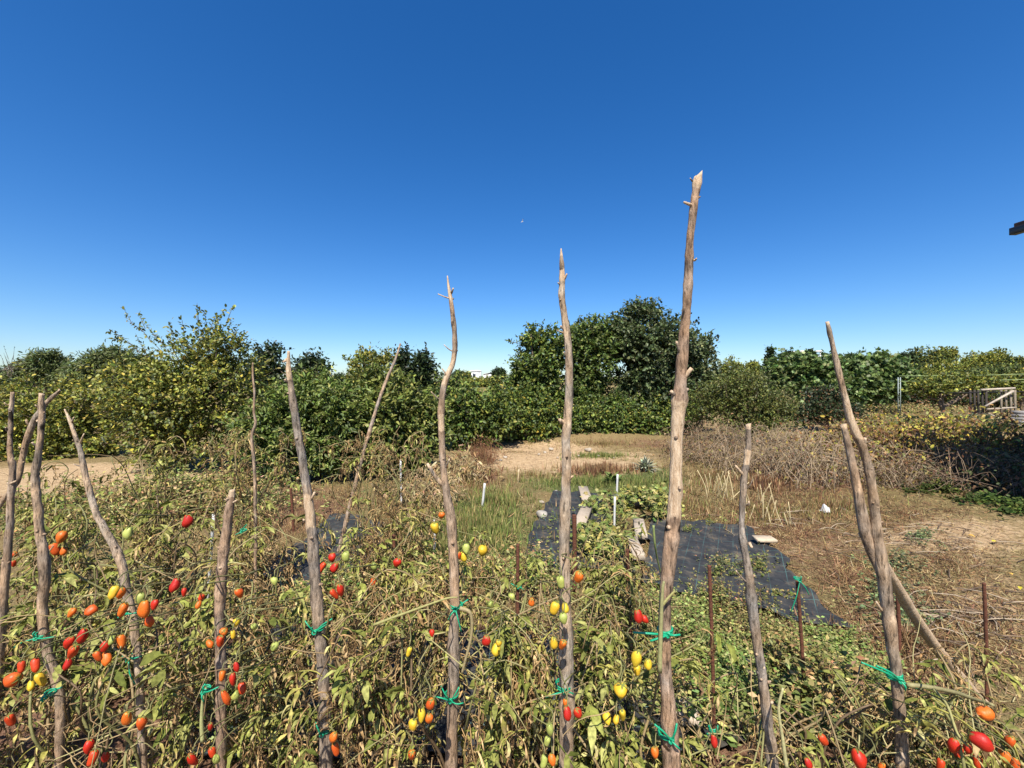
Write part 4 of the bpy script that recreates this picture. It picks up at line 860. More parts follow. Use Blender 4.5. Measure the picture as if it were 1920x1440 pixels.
def weeds(name, label, cat, P, h, nl, leafsz, colors, wts, tmpl=T_DIAMOND, stemC=(0.2, 0.15, 0.08), spread=0.5, mat='grass'):
    n = len(P); az = rng.uniform(0, 2 * np.pi, n); le = np.abs(rng.normal(0, spread, n)); hh = h * rng.uniform(0.5, 1.3, n) * (0.35 + 1.35 * vnoise(P[:, 0] * 4 + 9, P[:, 1] * 4, 66))
    pn = vnoise(P[:, 0] * 2.6 + 30, P[:, 1] * 2.6, 67); kp = pn > 0.24; P, az, le, hh, pn = P[kp], az[kp], le[kp], hh[kp], pn[kp]; n = len(P)
    f = np.stack([np.cos(az) * np.sin(le), np.sin(az) * np.sin(le), np.cos(le)], -1)
    mb = MB(); up = np.stack([np.cos(az), np.sin(az), np.full(n, -0.3)], -1)
    Vt = T_BLADE[0].copy(); Vt[:, 1] *= 0.35
    mb.inst(Vt, T_BLADE[1], rand_rot(f, up, rng.uniform(-0.6, 0.6, n)), hh[:, None], P - A([0, 0, 0.01]), pick([stemC], [1], n))
    t = rng.uniform(0.15, 1.0, (n, nl)); Q = (P[:, None] + f[:, None] * (hh[:, None] * t)[..., None]).reshape(-1, 3); m = len(Q)
    fd = rng.normal(0, 1, (m, 3)); fd[:, 2] = np.abs(fd[:, 2]) * 0.4; u2 = rng.normal(0, 0.5, (m, 3)) + A([0, -0.3, 1.0])
    mb.inst(tmpl[0], tmpl[1], rand_rot(fd, u2, rng.uniform(-0.5, 0.5, m)), (leafsz * rng.uniform(0.5, 1.4, m))[:, None], Q, np.clip(pick(colors, wts, m, 0.25) * (1 + (np.repeat(pn, nl)[:, None] - 0.5) * A([[-0.1, 0.45, 0.2]])), 0.01, 0.8))
    return tag(mb.build(name, M[mat], None, False), label, cat, kind="stuff")
GREEN = [(0.14, 0.18, 0.045), (0.22, 0.25, 0.075), (0.10, 0.14, 0.035), (0.32, 0.29, 0.11)]
OLIVE = [(0.21, 0.21, 0.065), (0.29, 0.27, 0.10), (0.14, 0.155, 0.05), (0.40, 0.32, 0.14), (0.31, 0.2, 0.09)]
STRAW = [(0.42, 0.31, 0.15), (0.32, 0.22, 0.10), (0.22, 0.14, 0.065), (0.48, 0.38, 0.2)]
RUST = [(0.22, 0.115, 0.06), (0.15, 0.075, 0.042), (0.32, 0.19, 0.10), (0.10, 0.055, 0.035)]
blades("green_grass", "long green grass patch left of the slab line", "grass", area(14000, [(880,985,110,50),(820,1040,90,50),(930,940,60,25)]), 0.12, GREEN + STRAW[:2] + OLIVE[:2], [3, 3, 2, 2, 1.5, 1, 2, 2], 0.75, 1.5, 9)
blades("bright_grass", "bright green grass beyond the crate", "grass", area(8000, [(1110,905,130,14),(1215,915,60,24),(1125,857,60,5,3)]), 0.10, GREEN + OLIVE[:2], [3, 3, 2, 1, 1, 1], 0.8, 1.6, 7)
blades("dry_grass", "dry straw grass around the sandy clearing", "grass", area(18000, [(1130,836,150,6,3),(880,905,120,30),(1330,900,110,40),(1000,890,90,14,.5),(1290,950,60,30),(1420,960,110,30),(760,960,60,60),(1560,950,90,30),(1250,845,110,8)]), 0.11, STRAW + OLIVE[:2] + RUST[:1], [1.5, 2.5, 3, 0.7, 1.5, 1, 3], 1.05, 1.2, 8)
blades("reddish_weed", "rusty brown dead weeds in the clearing", "weeds", area(9000, [(1120,884,75,9,3),(900,868,26,40,2),(1430,910,60,20)]), 0.14, RUST + STRAW[:1], [3, 2, 3, 1, 2], 1.1, 1.3, 8)
blades("dead_litter", "tangled reddish brown dead weeds beside the fabric", "weeds", area(17000, [(1700,965,150,45,.6),(1480,1000,170,60),(1590,1080,90,60),(1560,1180,90,50),(1700,1200,120,100),(1500,1250,110,90),(1650,980,120,30,.7)]), 0.085, RUST + STRAW, [3, 2, 3, 1.4, 1.4, 1.6, 1.6, 0.7], 1.2)
blades("track_litter", "scattered dry straw on the bare sandy ground", "straw", area(9000, [(1800,1060,190,110),(1850,1200,120,120),(560,950,120,50),(180,930,200,40),(430,960,160,60)]), 0.06, STRAW + RUST[:2], [3, 3, 2, 2, 1, 1], 1.3)
blades("scattered_litter", "fine straw, twigs and leaf bits strewn over the whole garden", "litter", np.concatenate([area(16000, [(1250, 960, 620, 150)]), area(15000, [(960, 850, 700, 40), (1500, 930, 420, 60)]), area(9000, [(960, 1200, 900, 200)])]), 0.045, STRAW + RUST + OLIVE[:2] + [(0.06, 0.045, 0.03)], [2, 2, 2, 1, 1.5, 1.5, 1.5, 2, 1.5, 1, 3], 1.35, 2.0)
blades("ground_crumbs", "dark brown leaf crumbs and chips on the dry ground", "litter", area(16000, [(1780,1050,170,70),(1850,1180,130,110),(1700,1150,120,120),(1640,960,110,40),(1450,950,180,60),(1780,960,120,25)]), 0.04, RUST + STRAW + [(0.06, 0.045, 0.03)], [2, 2, 2, 2, 2, 2, 2, 1, 4], 1.35, 2.6)
blades("brown_leaf_litter", "brown crumbly litter beside the black fabric sheet", "litter", area(8000, [(560,985,100,50),(650,930,110,40),(480,1010,60,60)]), 0.06, RUST + STRAW, [2, 1, 3, 1, 3, 3, 2, 1], 1.1, 1.6)
weeds("ground_weed", "dense low olive green weeds between the rows and fabric", "weeds", area(8200, [(1320,1260,150,90),(1190,1180,90,70),(1480,1290,130,70),(1290,1155,90,20,2),(1330,1150,60,10,2),(1550,1212,60,10,2),(1450,1222,90,16,2),(1570,1245,60,16,2),(1600,1300,90,40,.7)]), 0.165, 14, 0.02, OLIVE + GREEN[:2], [3, 3, 2, 1.6, 1, 2, 2])
weeds("grassy_weed", "fine green and tan weeds under the second tomato row", "weeds", area(1700, [(820,1110,170,50),(980,1090,100,40),(640,1150,120,60)]), 0.18, 13, 0.03, OLIVE + GREEN[:2] + DRY[:2], [3, 3, 2, 2, 1.5, 2, 2, 2, 1])
weeds("row_foot_weed", "tangled weeds at the foot of the front tomato rows", "weeds", area(900, [(200,1250,260,120),(480,1330,200,90),(1500,1380,260,70)]), 0.2, 12, 0.034, OLIVE + GREEN + DRY[:2], [2, 2, 2, 2, 1, 2, 2, 2, 1, 2, 1])
weeds("left_weed", "mixed green and dry weeds behind the rows by the sandy track", "weeds", area(2600, [(330,960,190,40),(120,985,150,40),(460,930,90,30)]), 0.30, 12, 0.045, OLIVE + GREEN + DRY[:2], [2, 2, 2, 2, 1, 2, 2, 1, 1, 2, 2])
weeds("right_weed", "sparse grey-green creeping weeds on the dry right-hand ground", "weeds", area(620, [(1730,1010,26,16,2),(1660,1110,60,40),(1690,1060,60,30),(1640,905,40,22,2),(1700,1170,80,30),(1350,1060,60,20)]), 0.08, 9, 0.024, [(0.15, 0.18, 0.09), (0.2, 0.2, 0.09), (0.11, 0.14, 0.06)] + STRAW[:1], [3, 2, 2, 1], spread=0.9)
weeds("fabric_weed", "green weeds creeping over the black fabric", "weeds", area(330, [(1330,985,70,12),(1425,1070,40,20),(1460,1120,60,10),(1290,1000,30,8),(1040,1000,40,30),(1350,1080,60,10)]), 0.11, 9, 0.024, GREEN + OLIVE[:2], [3, 3, 2, 1, 2, 2], spread=0.9)
weeds("ivy_cover", "dark green ivy-like ground cover under the brambles", "ground cover", area(420, [(1760,922,80,8),(1850,938,70,12),(1905,955,40,14)]), 0.10, 8, 0.042, [(0.035, 0.055, 0.015), (0.06, 0.085, 0.02), (0.13, 0.15, 0.035)], [3, 3, 1.5], T_OVAL, spread=0.8)
weeds("meadow_weed", "dry olive meadow growth beyond the brambles", "weeds", area(3500, [(1700,772,160,8),(1830,800,90,10),(1600,785,80,8)]), 0.32, 8, 0.09, OLIVE + STRAW[:2], [2, 2, 2, 2, 1, 2, 2])

mb = MB(); rt = np.random.default_rng(88)
for p in area(170, [(1800,1020,150,50),(1850,1160,110,90),(1660,1000,120,60),(1480,980,140,50),(1700,1160,90,70)]):
    a = rt.uniform(0, 6.28); L = rt.uniform(0.08, 0.45); q = A([math.cos(a), math.sin(a) * 0.6, 0]) * L; tube(mb, spline([p + A([0, 0, 0.02]), p + q * 0.5 + A([rt.normal(0, 0.02), rt.normal(0, 0.02), 0.035]), p + q + A([0, 0, 0.015])], 5), np.linspace(0.005, 0.0025, 5), 4, A([(0.12, 0.085, 0.06), (0.34, 0.27, 0.19), (0.2, 0.14, 0.09)][rt.integers(3)]))
tag(mb.build("fallen_twigs", M['twig'], None, True), "fallen dry twigs scattered over the right-hand ground", "twigs", kind="stuff")
def squash_plants():
    pts = [(1125,965),(1150,990),(1120,1010),(1160,1020),(1130,1045),(1175,960),(1200,950),(1225,940),(1245,955),(1100,1035),(1150,1055),(1235,975)]
    for q, (x, y) in enumerate(pts):
        g = G(x, y); r = np.random.default_rng(700 + q); fol, st = MB(), MB(); n = 60
        for s in range(9):
            a = r.uniform(0, 6.28); L = r.uniform(0.12, 0.26); e = A([math.cos(a) * L, math.sin(a) * L, r.uniform(0.05, 0.24)])
            tube(st, spline([(0, 0, 0), e * 0.5 + A([0, 0, 0.06]), e], 6), 0.003, 4, (0.2, 0.22, 0.08))
            m = 16; t = r.uniform(0.2, 1.05, m)[:, None]; P = e * t + r.normal(0, 0.035, (m, 3)) + A([0, 0, 0.02]); P[:, 2] = np.maximum(P[:, 2], 0.01)
            fd = r.normal(0, 1, (m, 3)); fd[:, 2] *= 0.4
            tp = T_LANCE if q in (1, 3, 4, 10) else T_FIG
            fol.inst(tp[0], tp[1], rand_rot(fd, r.normal(0, 0.5, (m, 3)) + A([0, -0.4, 1]), r.uniform(-0.4, 0.4, m)), (r.uniform(0.04, 0.075, m) * (1.5 if tp is T_LANCE else 1))[:, None], P, pick(GREEN + WILT, [3, 3, 2, 2, 1.4, 1, 1, 0.7], m))
        root = thing("squash_plant", "low yellowing vine plant " + ["beside the far narrow slab", "between the slab line and the white pipe", "at the near end of the slab behind the reddish-grey stake", "left of the two end-to-end slabs", "between the dark rod and the fabric-edge slabs", "just in front of the black crate", "against the side of the black crate", "behind the black crate", "beyond the crate near the tallest stake", "hiding the base of the dark rusty rod", "in front of the nearer end-to-end slab", "at the far corner of the wide fabric"][q], "plant", (g[0], g[1], gz(g[0], g[1]) + 0.02), "vine plants among the slabs")
        st.build("stem", M['stem'], root, True); f = fol.build("foliage", M['leaf'], root); f["kind"] = "stuff"
squash_plants()
def rosette(x, y, label, name, n, L, C, cat, wd=1.6, tilt=(0.3, 1.2)):
    g = G(x, y); r = rng; mb = MB()
    az = r.uniform(0, 6.28, n); le = r.uniform(*tilt, n); f = np.stack([np.cos(az) * np.sin(le), np.sin(az) * np.sin(le), np.cos(le)], -1)
    Vt = T_LANCE[0].copy(); Vt[:, 1] *= wd
    mb.inst(Vt, T_LANCE[1], rand_rot(f, np.stack([-np.cos(az), -np.sin(az), np.ones(n)], -1), r.uniform(-0.3, 0.3, n)), (L * r.uniform(0.6, 1.1, n))[:, None], np.tile(A([[0, 0, 0.02]]), (n, 1)) + r.normal(0, 0.02, (n, 3)), pick([C], [1], n))
    o = mb.build(name, M['leaf'], None, False, (g[0], g[1], gz(g[0], g[1]))); return tag(o, label, cat)
rosette(1210, 884, "blue-grey artichoke rosette at the edge of the clearing", "artichoke_plant", 130, 0.26, (0.36, 0.38, 0.27), "plant", 0.7, (0.1, 1.45))
rosette(1150, 905, "bright green leafy rosette behind the crate", "leafy_plant", 40, 0.2, (0.13, 0.18, 0.05), "plant")

SK = iter(["farthest up the straw grass", "closest to the tallest stake", "directly behind the knobbly stake", "at the corner of the wide fabric", "nearest the white rag", "against the dark brush heap"])
def stalk_clump(x, y, n, h, label, lean=0.35):
    label = "clump of pale broken dead stalks " + next(SK)
    g = G(x, y); mb = MB(); r = np.random.default_rng(int(x + y))
    for q in range(n):
        b = A([r.normal(0, 0.12), r.normal(0, 0.08), -0.02]); a = r.normal(0, lean); L = h * r.uniform(0.5, 1.1)
        e = b + A([L * math.sin(a), r.normal(0, 0.08), L * math.cos(a)])
        tube(mb, spline([b, (b + e) / 2 + r.normal(0, 0.012, 3), e], 5), np.linspace(0.0065, 0.004, 5), 5, A([0.55, 0.45, 0.25]) * r.uniform(0.7, 1.1))
    tag(mb.build("dead_stalks", M['twig'], None, True, (g[0], g[1], gz(g[0], g[1]))), label, "stalks", "clumps of pale dead stalks")
for x, y, n, h in [(1345,925,7,.45),(1365,940,6,.5),(1425,950,7,.42),(1440,975,6,.34),(1470,985,4,.3),(1395,905,4,.36)]: stalk_clump(x, y, n, h, "clump of pale broken dead stalks behind the knobbly stake")

# brushwood: dry tangles of arching canes
def brush(x, y, w, h, depth, n, label, C, thick=0.006, d=None, name="dry_brush", leaves=None, longs=0.9):
    g = G(x, y) if d is None else A([(x - CX) / F * d, d, 0]); mb = MB(); r = np.random.default_rng(int(x * 3 + y))
    tips = []
    for q in range(n):
        b = A([r.uniform(-w, w), r.uniform(-depth, depth), 0]); a = r.uniform(0, 6.28); L = r.uniform(0.4, 1.3) * longs; hh = h * r.uniform(0.3, 1.1)
        k = 1 - 0.5 * (b[0] / w) ** 2; hh *= k
        m = b + A([math.cos(a) * L * 0.35, math.sin(a) * L * 0.35, hh]); e = b + A([math.cos(a) * L, math.sin(a) * L * 0.7, hh * r.uniform(0.1, 0.9)])
        P = spline([b, b * 0.4 + m * 0.6 + r.normal(0, 0.05, 3), m, m * 0.5 + e * 0.5 + A([0, 0, 0.03]), e], 9)
        P[:, 2] = np.maximum(P[:, 2], 0.01)
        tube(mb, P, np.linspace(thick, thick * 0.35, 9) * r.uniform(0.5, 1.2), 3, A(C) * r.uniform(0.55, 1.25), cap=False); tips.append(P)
    root = thing(name, label, "brush", (g[0], g[1], gz(g[0], g[1])), "dry brush and brambles")
    mb.build("canes", M['twig'], root, True)
    if leaves:
        n2, sz, cols, wts, tmpl = leaves; T_ = np.concatenate(tips); Q = T_[r.integers(0, len(T_), n2)] + r.normal(0, 0.06, (n2, 3)); Q[:, 2] = np.maximum(Q[:, 2], 0.03)
        fd = r.normal(0, 1, (n2, 3)); fd[:, 2] -= 0.3; mf = MB()
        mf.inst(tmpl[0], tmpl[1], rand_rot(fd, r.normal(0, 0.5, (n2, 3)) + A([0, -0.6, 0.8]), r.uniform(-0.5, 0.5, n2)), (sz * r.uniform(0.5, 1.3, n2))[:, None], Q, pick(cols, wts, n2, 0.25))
        f = mf.build("foliage", M['crown'], root); f["kind"] = "stuff"
    return root
PALE = (0.36, 0.27, 0.175)
BRM = [(0.42, 0.36, 0.05), (0.5, 0.44, 0.07), (0.24, 0.13, 0.05), (0.16, 0.085, 0.04), (0.34, 0.22, 0.06), (0.2, 0.22, 0.05)]
BRD = [(0.202, 0.115, 0.053), (0.13, 0.07, 0.038), (0.288, 0.196, 0.09), (0.302, 0.252, 0.06), (0.108, 0.098, 0.034)]
brush(1440, 890, 1.1, 0.85, 0.8, 260, "pale grey tangle of dry canes below the green bush", PALE, 0.006, 7.9, leaves=(1500, 0.05, BRD, [3, 2, 3, 1, 1], T_DIAMOND))
brush(1330, 870, 0.8, 0.8, 0.6, 190, "dark dry brush heap at the edge of the clearing behind the tallest stake", (0.26, 0.19, 0.12), 0.006, 9.2, leaves=(2200, 0.05, BRD, [2, 3, 1.5, 0.3, 3], T_DIAMOND))
brush(1540, 900, 0.9, 0.8, 0.7, 230, "bleached cane heap beside the leaning stake", (0.38, 0.29, 0.19), 0.006, 7.1, leaves=(2000, 0.05, BRD, [3, 2, 3, 2, 1], T_DIAMOND))
brush(1640, 880, 1.2, 0.95, 0.9, 220, "reddish brown bramble heap behind the leaning stake", (0.24, 0.15, 0.09), 0.006, 7.9, name="bramble", leaves=(5200, 0.065, BRM, [1.5, 1, 3, 2.5, 2, 1], T_OVAL))
brush(1730, 860, 1.3, 0.98, 0.9, 180, "bramble covered in yellow leaves in the middle of the bramble bank", (0.2, 0.13, 0.08), 0.006, 8.6, name="bramble", leaves=(6200, 0.07, BRM, [3.2, 2.4, 2, 1.5, 2, 1.3], T_OVAL))
brush(1840, 880, 1.3, 1.0, 0.9, 200, "yellow and brown bramble at the shaded end of the bramble bank", (0.17, 0.115, 0.075), 0.006, 8.2, name="bramble", leaves=(5600, 0.07, BRM, [2.2, 1.6, 3, 3, 2, 1.3], T_OVAL))
brush(1780, 910, 1.2, 0.62, 0.5, 260, "low brown twig tangle in front of the brambles", (0.26, 0.19, 0.13), 0.005, 6.8, leaves=(2600, 0.045, BRD, [3, 3, 2, 0.6, 1], T_DIAMOND))
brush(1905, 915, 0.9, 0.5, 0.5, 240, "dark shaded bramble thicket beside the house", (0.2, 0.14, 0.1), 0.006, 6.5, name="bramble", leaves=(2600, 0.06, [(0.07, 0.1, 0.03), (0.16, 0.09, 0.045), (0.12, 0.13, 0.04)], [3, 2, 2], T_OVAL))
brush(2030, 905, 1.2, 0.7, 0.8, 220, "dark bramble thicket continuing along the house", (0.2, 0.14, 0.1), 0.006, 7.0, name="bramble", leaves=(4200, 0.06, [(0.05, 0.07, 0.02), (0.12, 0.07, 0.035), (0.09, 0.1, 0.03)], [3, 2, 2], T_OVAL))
brush(905, 850, 0.22, 0.55, 0.2, 70, "rusty red dried weed bush at the corner of the clearing", (0.24, 0.12, 0.06), 0.005, 8.6, name="dead_bush", longs=0.4, leaves=(700, 0.05, RUST, [3, 2, 3, 1], T_LANCE))
brush(860, 880, 0.3, 0.5, 0.25, 60, "crisp tan dried corn-like plant under the shrubs", (0.4, 0.3, 0.15), 0.007, 7.0, name="dead_bush", longs=0.5, leaves=(500, 0.13, STRAW + DRY[:2], [3, 3, 2, 2, 2, 2], T_LANCE))
brush(800, 905, 0.35, 0.5, 0.25, 70, "tan dried stalks beside the wavy stake", (0.42, 0.32, 0.17), 0.007, 5.6, name="dead_bush", longs=0.4, leaves=(500, 0.1, STRAW + DRY[:2], [3, 3, 2, 2, 2, 2], T_LANCE))

# ------------------------------------------------------------------ trees and shrubs: thing > trunk, limbs, crown
def tree(name, label, d, lobes, nsh, per, leafsz, tmpl, cols, wts, mat='crown', shoot=0.35, group="trees and shrubs around the garden", trunk=None, upb=0.35, sprigs=(), base=None, cat="tree", tw=(0.16, 0.12, 0.08), fill=0.3):
    """lobes: (px, py, rx px, ry px, depth offset m) on the picture at distance d, built as ellipsoids with real depth"""
    r = np.random.default_rng(abs(hash(label)) % 1 + int(sum(map(ord, label))))
    B = []
    for x, y, rx, ry, dd in lobes:
        k = (d + dd) / F; c = W(x, y, d + dd); rd = min(rx, ry) * k * 1.05; B.append((c, A([rx * k, max(rd, 0.5 * rx * k), ry * k])))
    cx = np.mean([b[0][0] for b in B]) if base is None else (base - CX) / F * d
    L0 = A([cx, d, float(ground_h(np.float64(cx), np.float64(d)))])
    root = thing(name, label, cat, L0, group)
    vol = A([np.prod(b[1]) ** 0.67 for b in B]); ki = r.choice(len(B), nsh, p=vol / vol.sum())
    C0 = A([b[0] for b in B])[ki]; RR = A([b[1] for b in B])[ki]
    dirn = unit(r.normal(0, 1, (nsh, 3))); rad = np.where(r.random(nsh) < fill, r.uniform(0.2, 0.75, nsh), r.uniform(0.72, 1.0, nsh))
    RR = np.maximum(RR - 0.62 * shoot, RR * 0.45)
    P0 = C0 + dirn * RR * rad[:, None]
    fq = 2.0 / max(0.35, 0.9 * shoot) * 0.45
    bump = 0.62 + 0.66 * vnoise(P0[:, 0] * fq + 3, P0[:, 2] * fq + P0[:, 1] * fq * 0.7, 91)          # uneven outline
    P0 = C0 + (P0 - C0) * bump[:, None]
    kf = 0.85 / max(0.3, shoot)
    cav = (vnoise(P0[:, 0] * kf + 11, P0[:, 2] * kf + 5, 93) + vnoise(P0[:, 1] * kf + 2, P0[:, 2] * kf * 1.1 + 8, 94)) / 2        # hollows between the boughs
    deep = (cav < 0.42) & (rad > 0.7); P0[deep] = C0[deep] + (P0[deep] - C0[deep]) * r.uniform(0.35, 0.75, (int(deep.sum()), 1))
    P0[:, 2] = np.maximum(P0[:, 2], L0[2] + 0.06)
    D = unit(dirn + A([0, 0, upb]) + r.normal(0, 0.35, (nsh, 3))); Ls = shoot * r.uniform(0.5, 1.3, nsh)
    for sx, sy, ex, ey, dd in sprigs:                                   # long shoots that stick out of the crown
        a, b = W(sx, sy, d + dd), W(ex, ey, d + dd)
        m = max(3, int(np.linalg.norm(b - a) / (shoot * 0.5))); ts = np.linspace(0, 0.9, m)[:, None]
        P0 = np.vstack([P0, a + (b - a) * ts]); D = np.vstack([D, np.tile(unit(b - a), (m, 1)) + r.normal(0, 0.12, (m, 3))]); Ls = np.concatenate([Ls, np.full(m, np.linalg.norm(b - a) / m * 1.2)])
    D = unit(D); n = len(P0)
    t = r.uniform(0.05, 1.0, (n, per)); Q = (P0[:, None] + D[:, None] * (Ls[:, None] * t)[..., None]).reshape(-1, 3) + r.normal(0, leafsz * 0.25, (n * per, 3))
    Dm = np.repeat(D, per, 0); m = len(Q)
    fd = unit(Dm * 0.7 + r.normal(0, 0.75, (m, 3)) - A([0, 0, 0.25])); up = r.normal(0, 0.55, (m, 3)) + A([0, -0.25, 1.0]) + 0.6 * Dm
    clump = np.repeat(np.clip(1 + r.normal(0, 0.16, n), 0.6, 1.5), per)[:, None]            # shoots differ in hue a little
    crown = MB(); crown.inst(tmpl[0], tmpl[1], rand_rot(fd, up, r.uniform(-0.6, 0.6, m)), (leafsz * r.uniform(0.6, 1.3, m))[:, None], Q - L0, np.clip(pick(cols, wts, m, 0.2) * clump, 0.004, 0.8))
    crown.build("crown", M[mat], root)
    if tw is not None:
        mt = MB(); sel = r.choice(n, min(n, max(60, n // 6)), replace=False)
        for q in list(sel) + list(range(nsh, n)):
            a = P0[q] - L0; b = a + D[q] * Ls[q]; back = a - D[q] * Ls[q] * 0.5
            tube(mt, [back, a, b], [0.007, 0.005, 0.002], 3, tw, cap=False)
        mt.build("twigs", M['twig'], root)
    th = trunk if trunk is not None else 0.05
    mt = MB(); zc = np.mean([b[0][2] for b in B]) - L0[2]
    tube(mt, spline([(0, 0, -0.1), (0.04, 0.02, zc * 0.35), (-0.02, 0.05, zc * 0.8)], 8), np.linspace(th * 1.3, th * 0.75, 8), 8, (0.16, 0.12, 0.085), rough=0.12)
    mt.build("trunk", M['trunk'], root, True)
    ml = MB()
    for c, rr in B:
        for q in range(2):
            e = c - L0 + r.normal(0, 0.3, 3) * rr; s0 = A([0, 0, zc * r.uniform(0.15, 0.7)])
            tube(ml, spline([s0, s0 * 0.5 + e * 0.5 + r.normal(0, 0.06, 3), e], 8), np.linspace(th * 0.7, th * 0.2, 8), 6, (0.17, 0.125, 0.09), rough=0.12)
    ml.build("limbs", M['trunk'], root, True)
    return root
YG = [(0.184, 0.204, 0.033), (0.265, 0.264, 0.05), (0.115, 0.143, 0.028), (0.483, 0.418, 0.066), (0.063, 0.083, 0.02)]
LAU = [(0.101, 0.144, 0.026), (0.155, 0.2, 0.039), (0.061, 0.094, 0.019), (0.257, 0.275, 0.072)]
PEA = [(0.13, 0.162, 0.033), (0.195, 0.216, 0.048), (0.078, 0.108, 0.022), (0.299, 0.3, 0.081)]
HED = [(0.085, 0.132, 0.028), (0.144, 0.19, 0.035), (0.05, 0.081, 0.02), (0.25, 0.27, 0.05)]
OAK = [(0.069, 0.101, 0.035), (0.121, 0.151, 0.055), (0.044, 0.067, 0.024), (0.196, 0.218, 0.09)]
OLV = [(0.112, 0.145, 0.044), (0.172, 0.206, 0.068), (0.066, 0.09, 0.028)]
DRK = [(0.03, 0.05, 0.018), (0.05, 0.075, 0.025), (0.02, 0.035, 0.013)]
PIN = [(0.156, 0.178, 0.033), (0.24, 0.253, 0.046), (0.096, 0.121, 0.028), (0.324, 0.299, 0.061)]
FIG = [(0.086, 0.138, 0.033), (0.144, 0.204, 0.055), (0.052, 0.094, 0.024), (0.23, 0.286, 0.099)]
w4 = [3, 3, 2, 1]
tree("plum_tree", "large yellowing plum bush with long shoots rising above its crown", 7.9, [(350,720,125,105,0),(290,760,110,95,-.3),(420,740,90,110,.2),(330,830,110,70,-.1),(400,665,70,55,.1),(250,720,60,60,.2)], 2300, 11, 0.062, T_OVAL, YG, [3, 3, 2.4, 1.1, 1.5],
     sprigs=[(310,665,236,592,0),(305,670,212,632,.1),(300,690,215,622,-.1),(320,660,262,600,.1),(372,640,371,584,0),(385,640,386,598,.1),(400,635,414,590,0),(405,640,432,588,-.1),(350,650,343,612,0),(330,655,320,615,.1),(425,650,430,610,0),(380,640,400,602,.2)], trunk=0.07)
tree("plum_tree", "spreading yellow-green bush over the sandy track behind the crooked stake", 9.4, [(110,800,110,75,0),(40,790,90,90,.2),(180,770,70,70,.3),(60,860,90,40,-.3),(190,840,50,40,0)], 1700, 11, 0.068, T_OVAL, YG, [3, 3, 2.4, 1.3, 1.5], sprigs=[(60,720,40,690,0),(100,740,150,690,0)], trunk=0.06)
tree("plum_tree", "leafy bush filling the far corner beside the knotty stake", 9.6, [(-60,800,110,100,0),(-20,870,90,45,-.2)], 900, 11, 0.068, T_OVAL, YG, [3, 3, 2.4, 0.9, 1.5])
tree("plum_tree", "bushy tree farther along the sandy track beyond the far corner bush", 11, [(-260,790,110,80,0),(-330,800,90,70,.3),(-220,840,90,40,-.2)], 900, 10, 0.075, T_OVAL, YG, [3, 3, 2.4, 0.9, 1.5])
tree("plum_tree", "last bushy tree at the open end of the sandy track", 12, [(-480,790,110,80,0),(-560,800,90,70,.3),(-430,830,90,45,-.2)], 800, 10, 0.08, T_OVAL, YG, [3, 3, 2.4, 0.9, 1.5])
tree("laurel_bush", "dense glossy dark green bush behind the split-tip stake", 7.2, [(590,790,105,95,0),(520,820,80,70,-.3),(660,800,75,90,.1),(600,850,110,50,-.2),(590,730,60,40,.3)], 2300, 12, 0.085, T_OVALN, LAU, [3, 3, 2, 1], mat='glossy', shoot=0.3, cat="bush")
tree("peach_bush", "long-leaved peach bush behind the leaning pole", 7.4, [(735,800,75,90,0),(700,745,50,60,.3),(790,810,55,75,.2),(740,850,90,45,-.1)], 1600, 12, 0.10, T_OVALN, PEA, [3, 3, 2, 1.2], shoot=0.32, cat="bush")
tree("cherry_bush", "yellow-green slender shrub rising above the peach bush", 11.5, [(685,700,45,55,0),(680,760,55,60,0),(715,680,25,25,0)], 700, 10, 0.08, T_OVAL, YG, [3, 3, 2, 0.7, 1.5], cat="bush")
for x, y, rx, ry, lab in [(500, 700, 45, 50, "small dark evergreen directly behind the plum bush"), (578, 705, 55, 30, "dark row-end evergreen showing over the glossy bush"), (752, 705, 24, 45, "narrow dark evergreen beside the leaning pole"), (790, 705, 30, 38, "dark evergreen between the leaning pole and wavy stake")]:
    tree("evergreen_tree", lab, 16, [(x, y, rx, ry, 0), (x, y + 35, rx * 1.2, ry, 0), (x + rx * 0.2, y - ry * 0.6, rx * 0.5, ry * 0.6, 0)], 420, 10, 0.15, T_DIAMOND, DRK, [3, 3, 2], shoot=0.5, upb=1.0)
tree("hedge_shrub", "bushy green shrub beside the wavy stake with a white house above", 10.6, [(880,775,60,60,0),(840,760,45,60,.3),(930,780,55,55,.1),(880,820,60,28,-.2)], 1300, 11, 0.085, T_OVAL, HED, [3, 3, 2, 1.4], cat="bush")
tree("hedge_shrub", "low green shrub with a few yellow leaves at the clearing edge", 11.6, [(970,790,55,42,0),(1010,775,45,50,.3),(1000,810,60,22,-.1),(950,752,45,38,.5)], 900, 11, 0.085, T_OVAL, HED + [(0.36, 0.3, 0.04)], [3, 3, 2, 1.4, 0.5], cat="bush")
tree("oak_tree", "upright dark green tree at the near end of the tree row", 13.0, [(1010,690,50,60,0),(985,720,45,60,0),(1030,660,40,45,0),(1000,640,28,28,0),(1020,760,60,50,0)], 1500, 11, 0.10, T_OVAL, HED, w4, sprigs=[(985,650,958,640,0),(1010,640,1015,612,0),(975,700,935,705,0)], trunk=0.1)
tree("oak_tree", "light green windblown tree in the middle of the tree row", 13.2, [(1105,670,55,70,0),(1085,640,35,35,0),(1130,640,40,45,.2),(1100,750,60,60,0)], 1500, 11, 0.10, T_OVAL, [(0.08, 0.125, 0.025), (0.13, 0.175, 0.035), (0.045, 0.075, 0.018), (0.18, 0.21, 0.05)], w4, trunk=0.1)
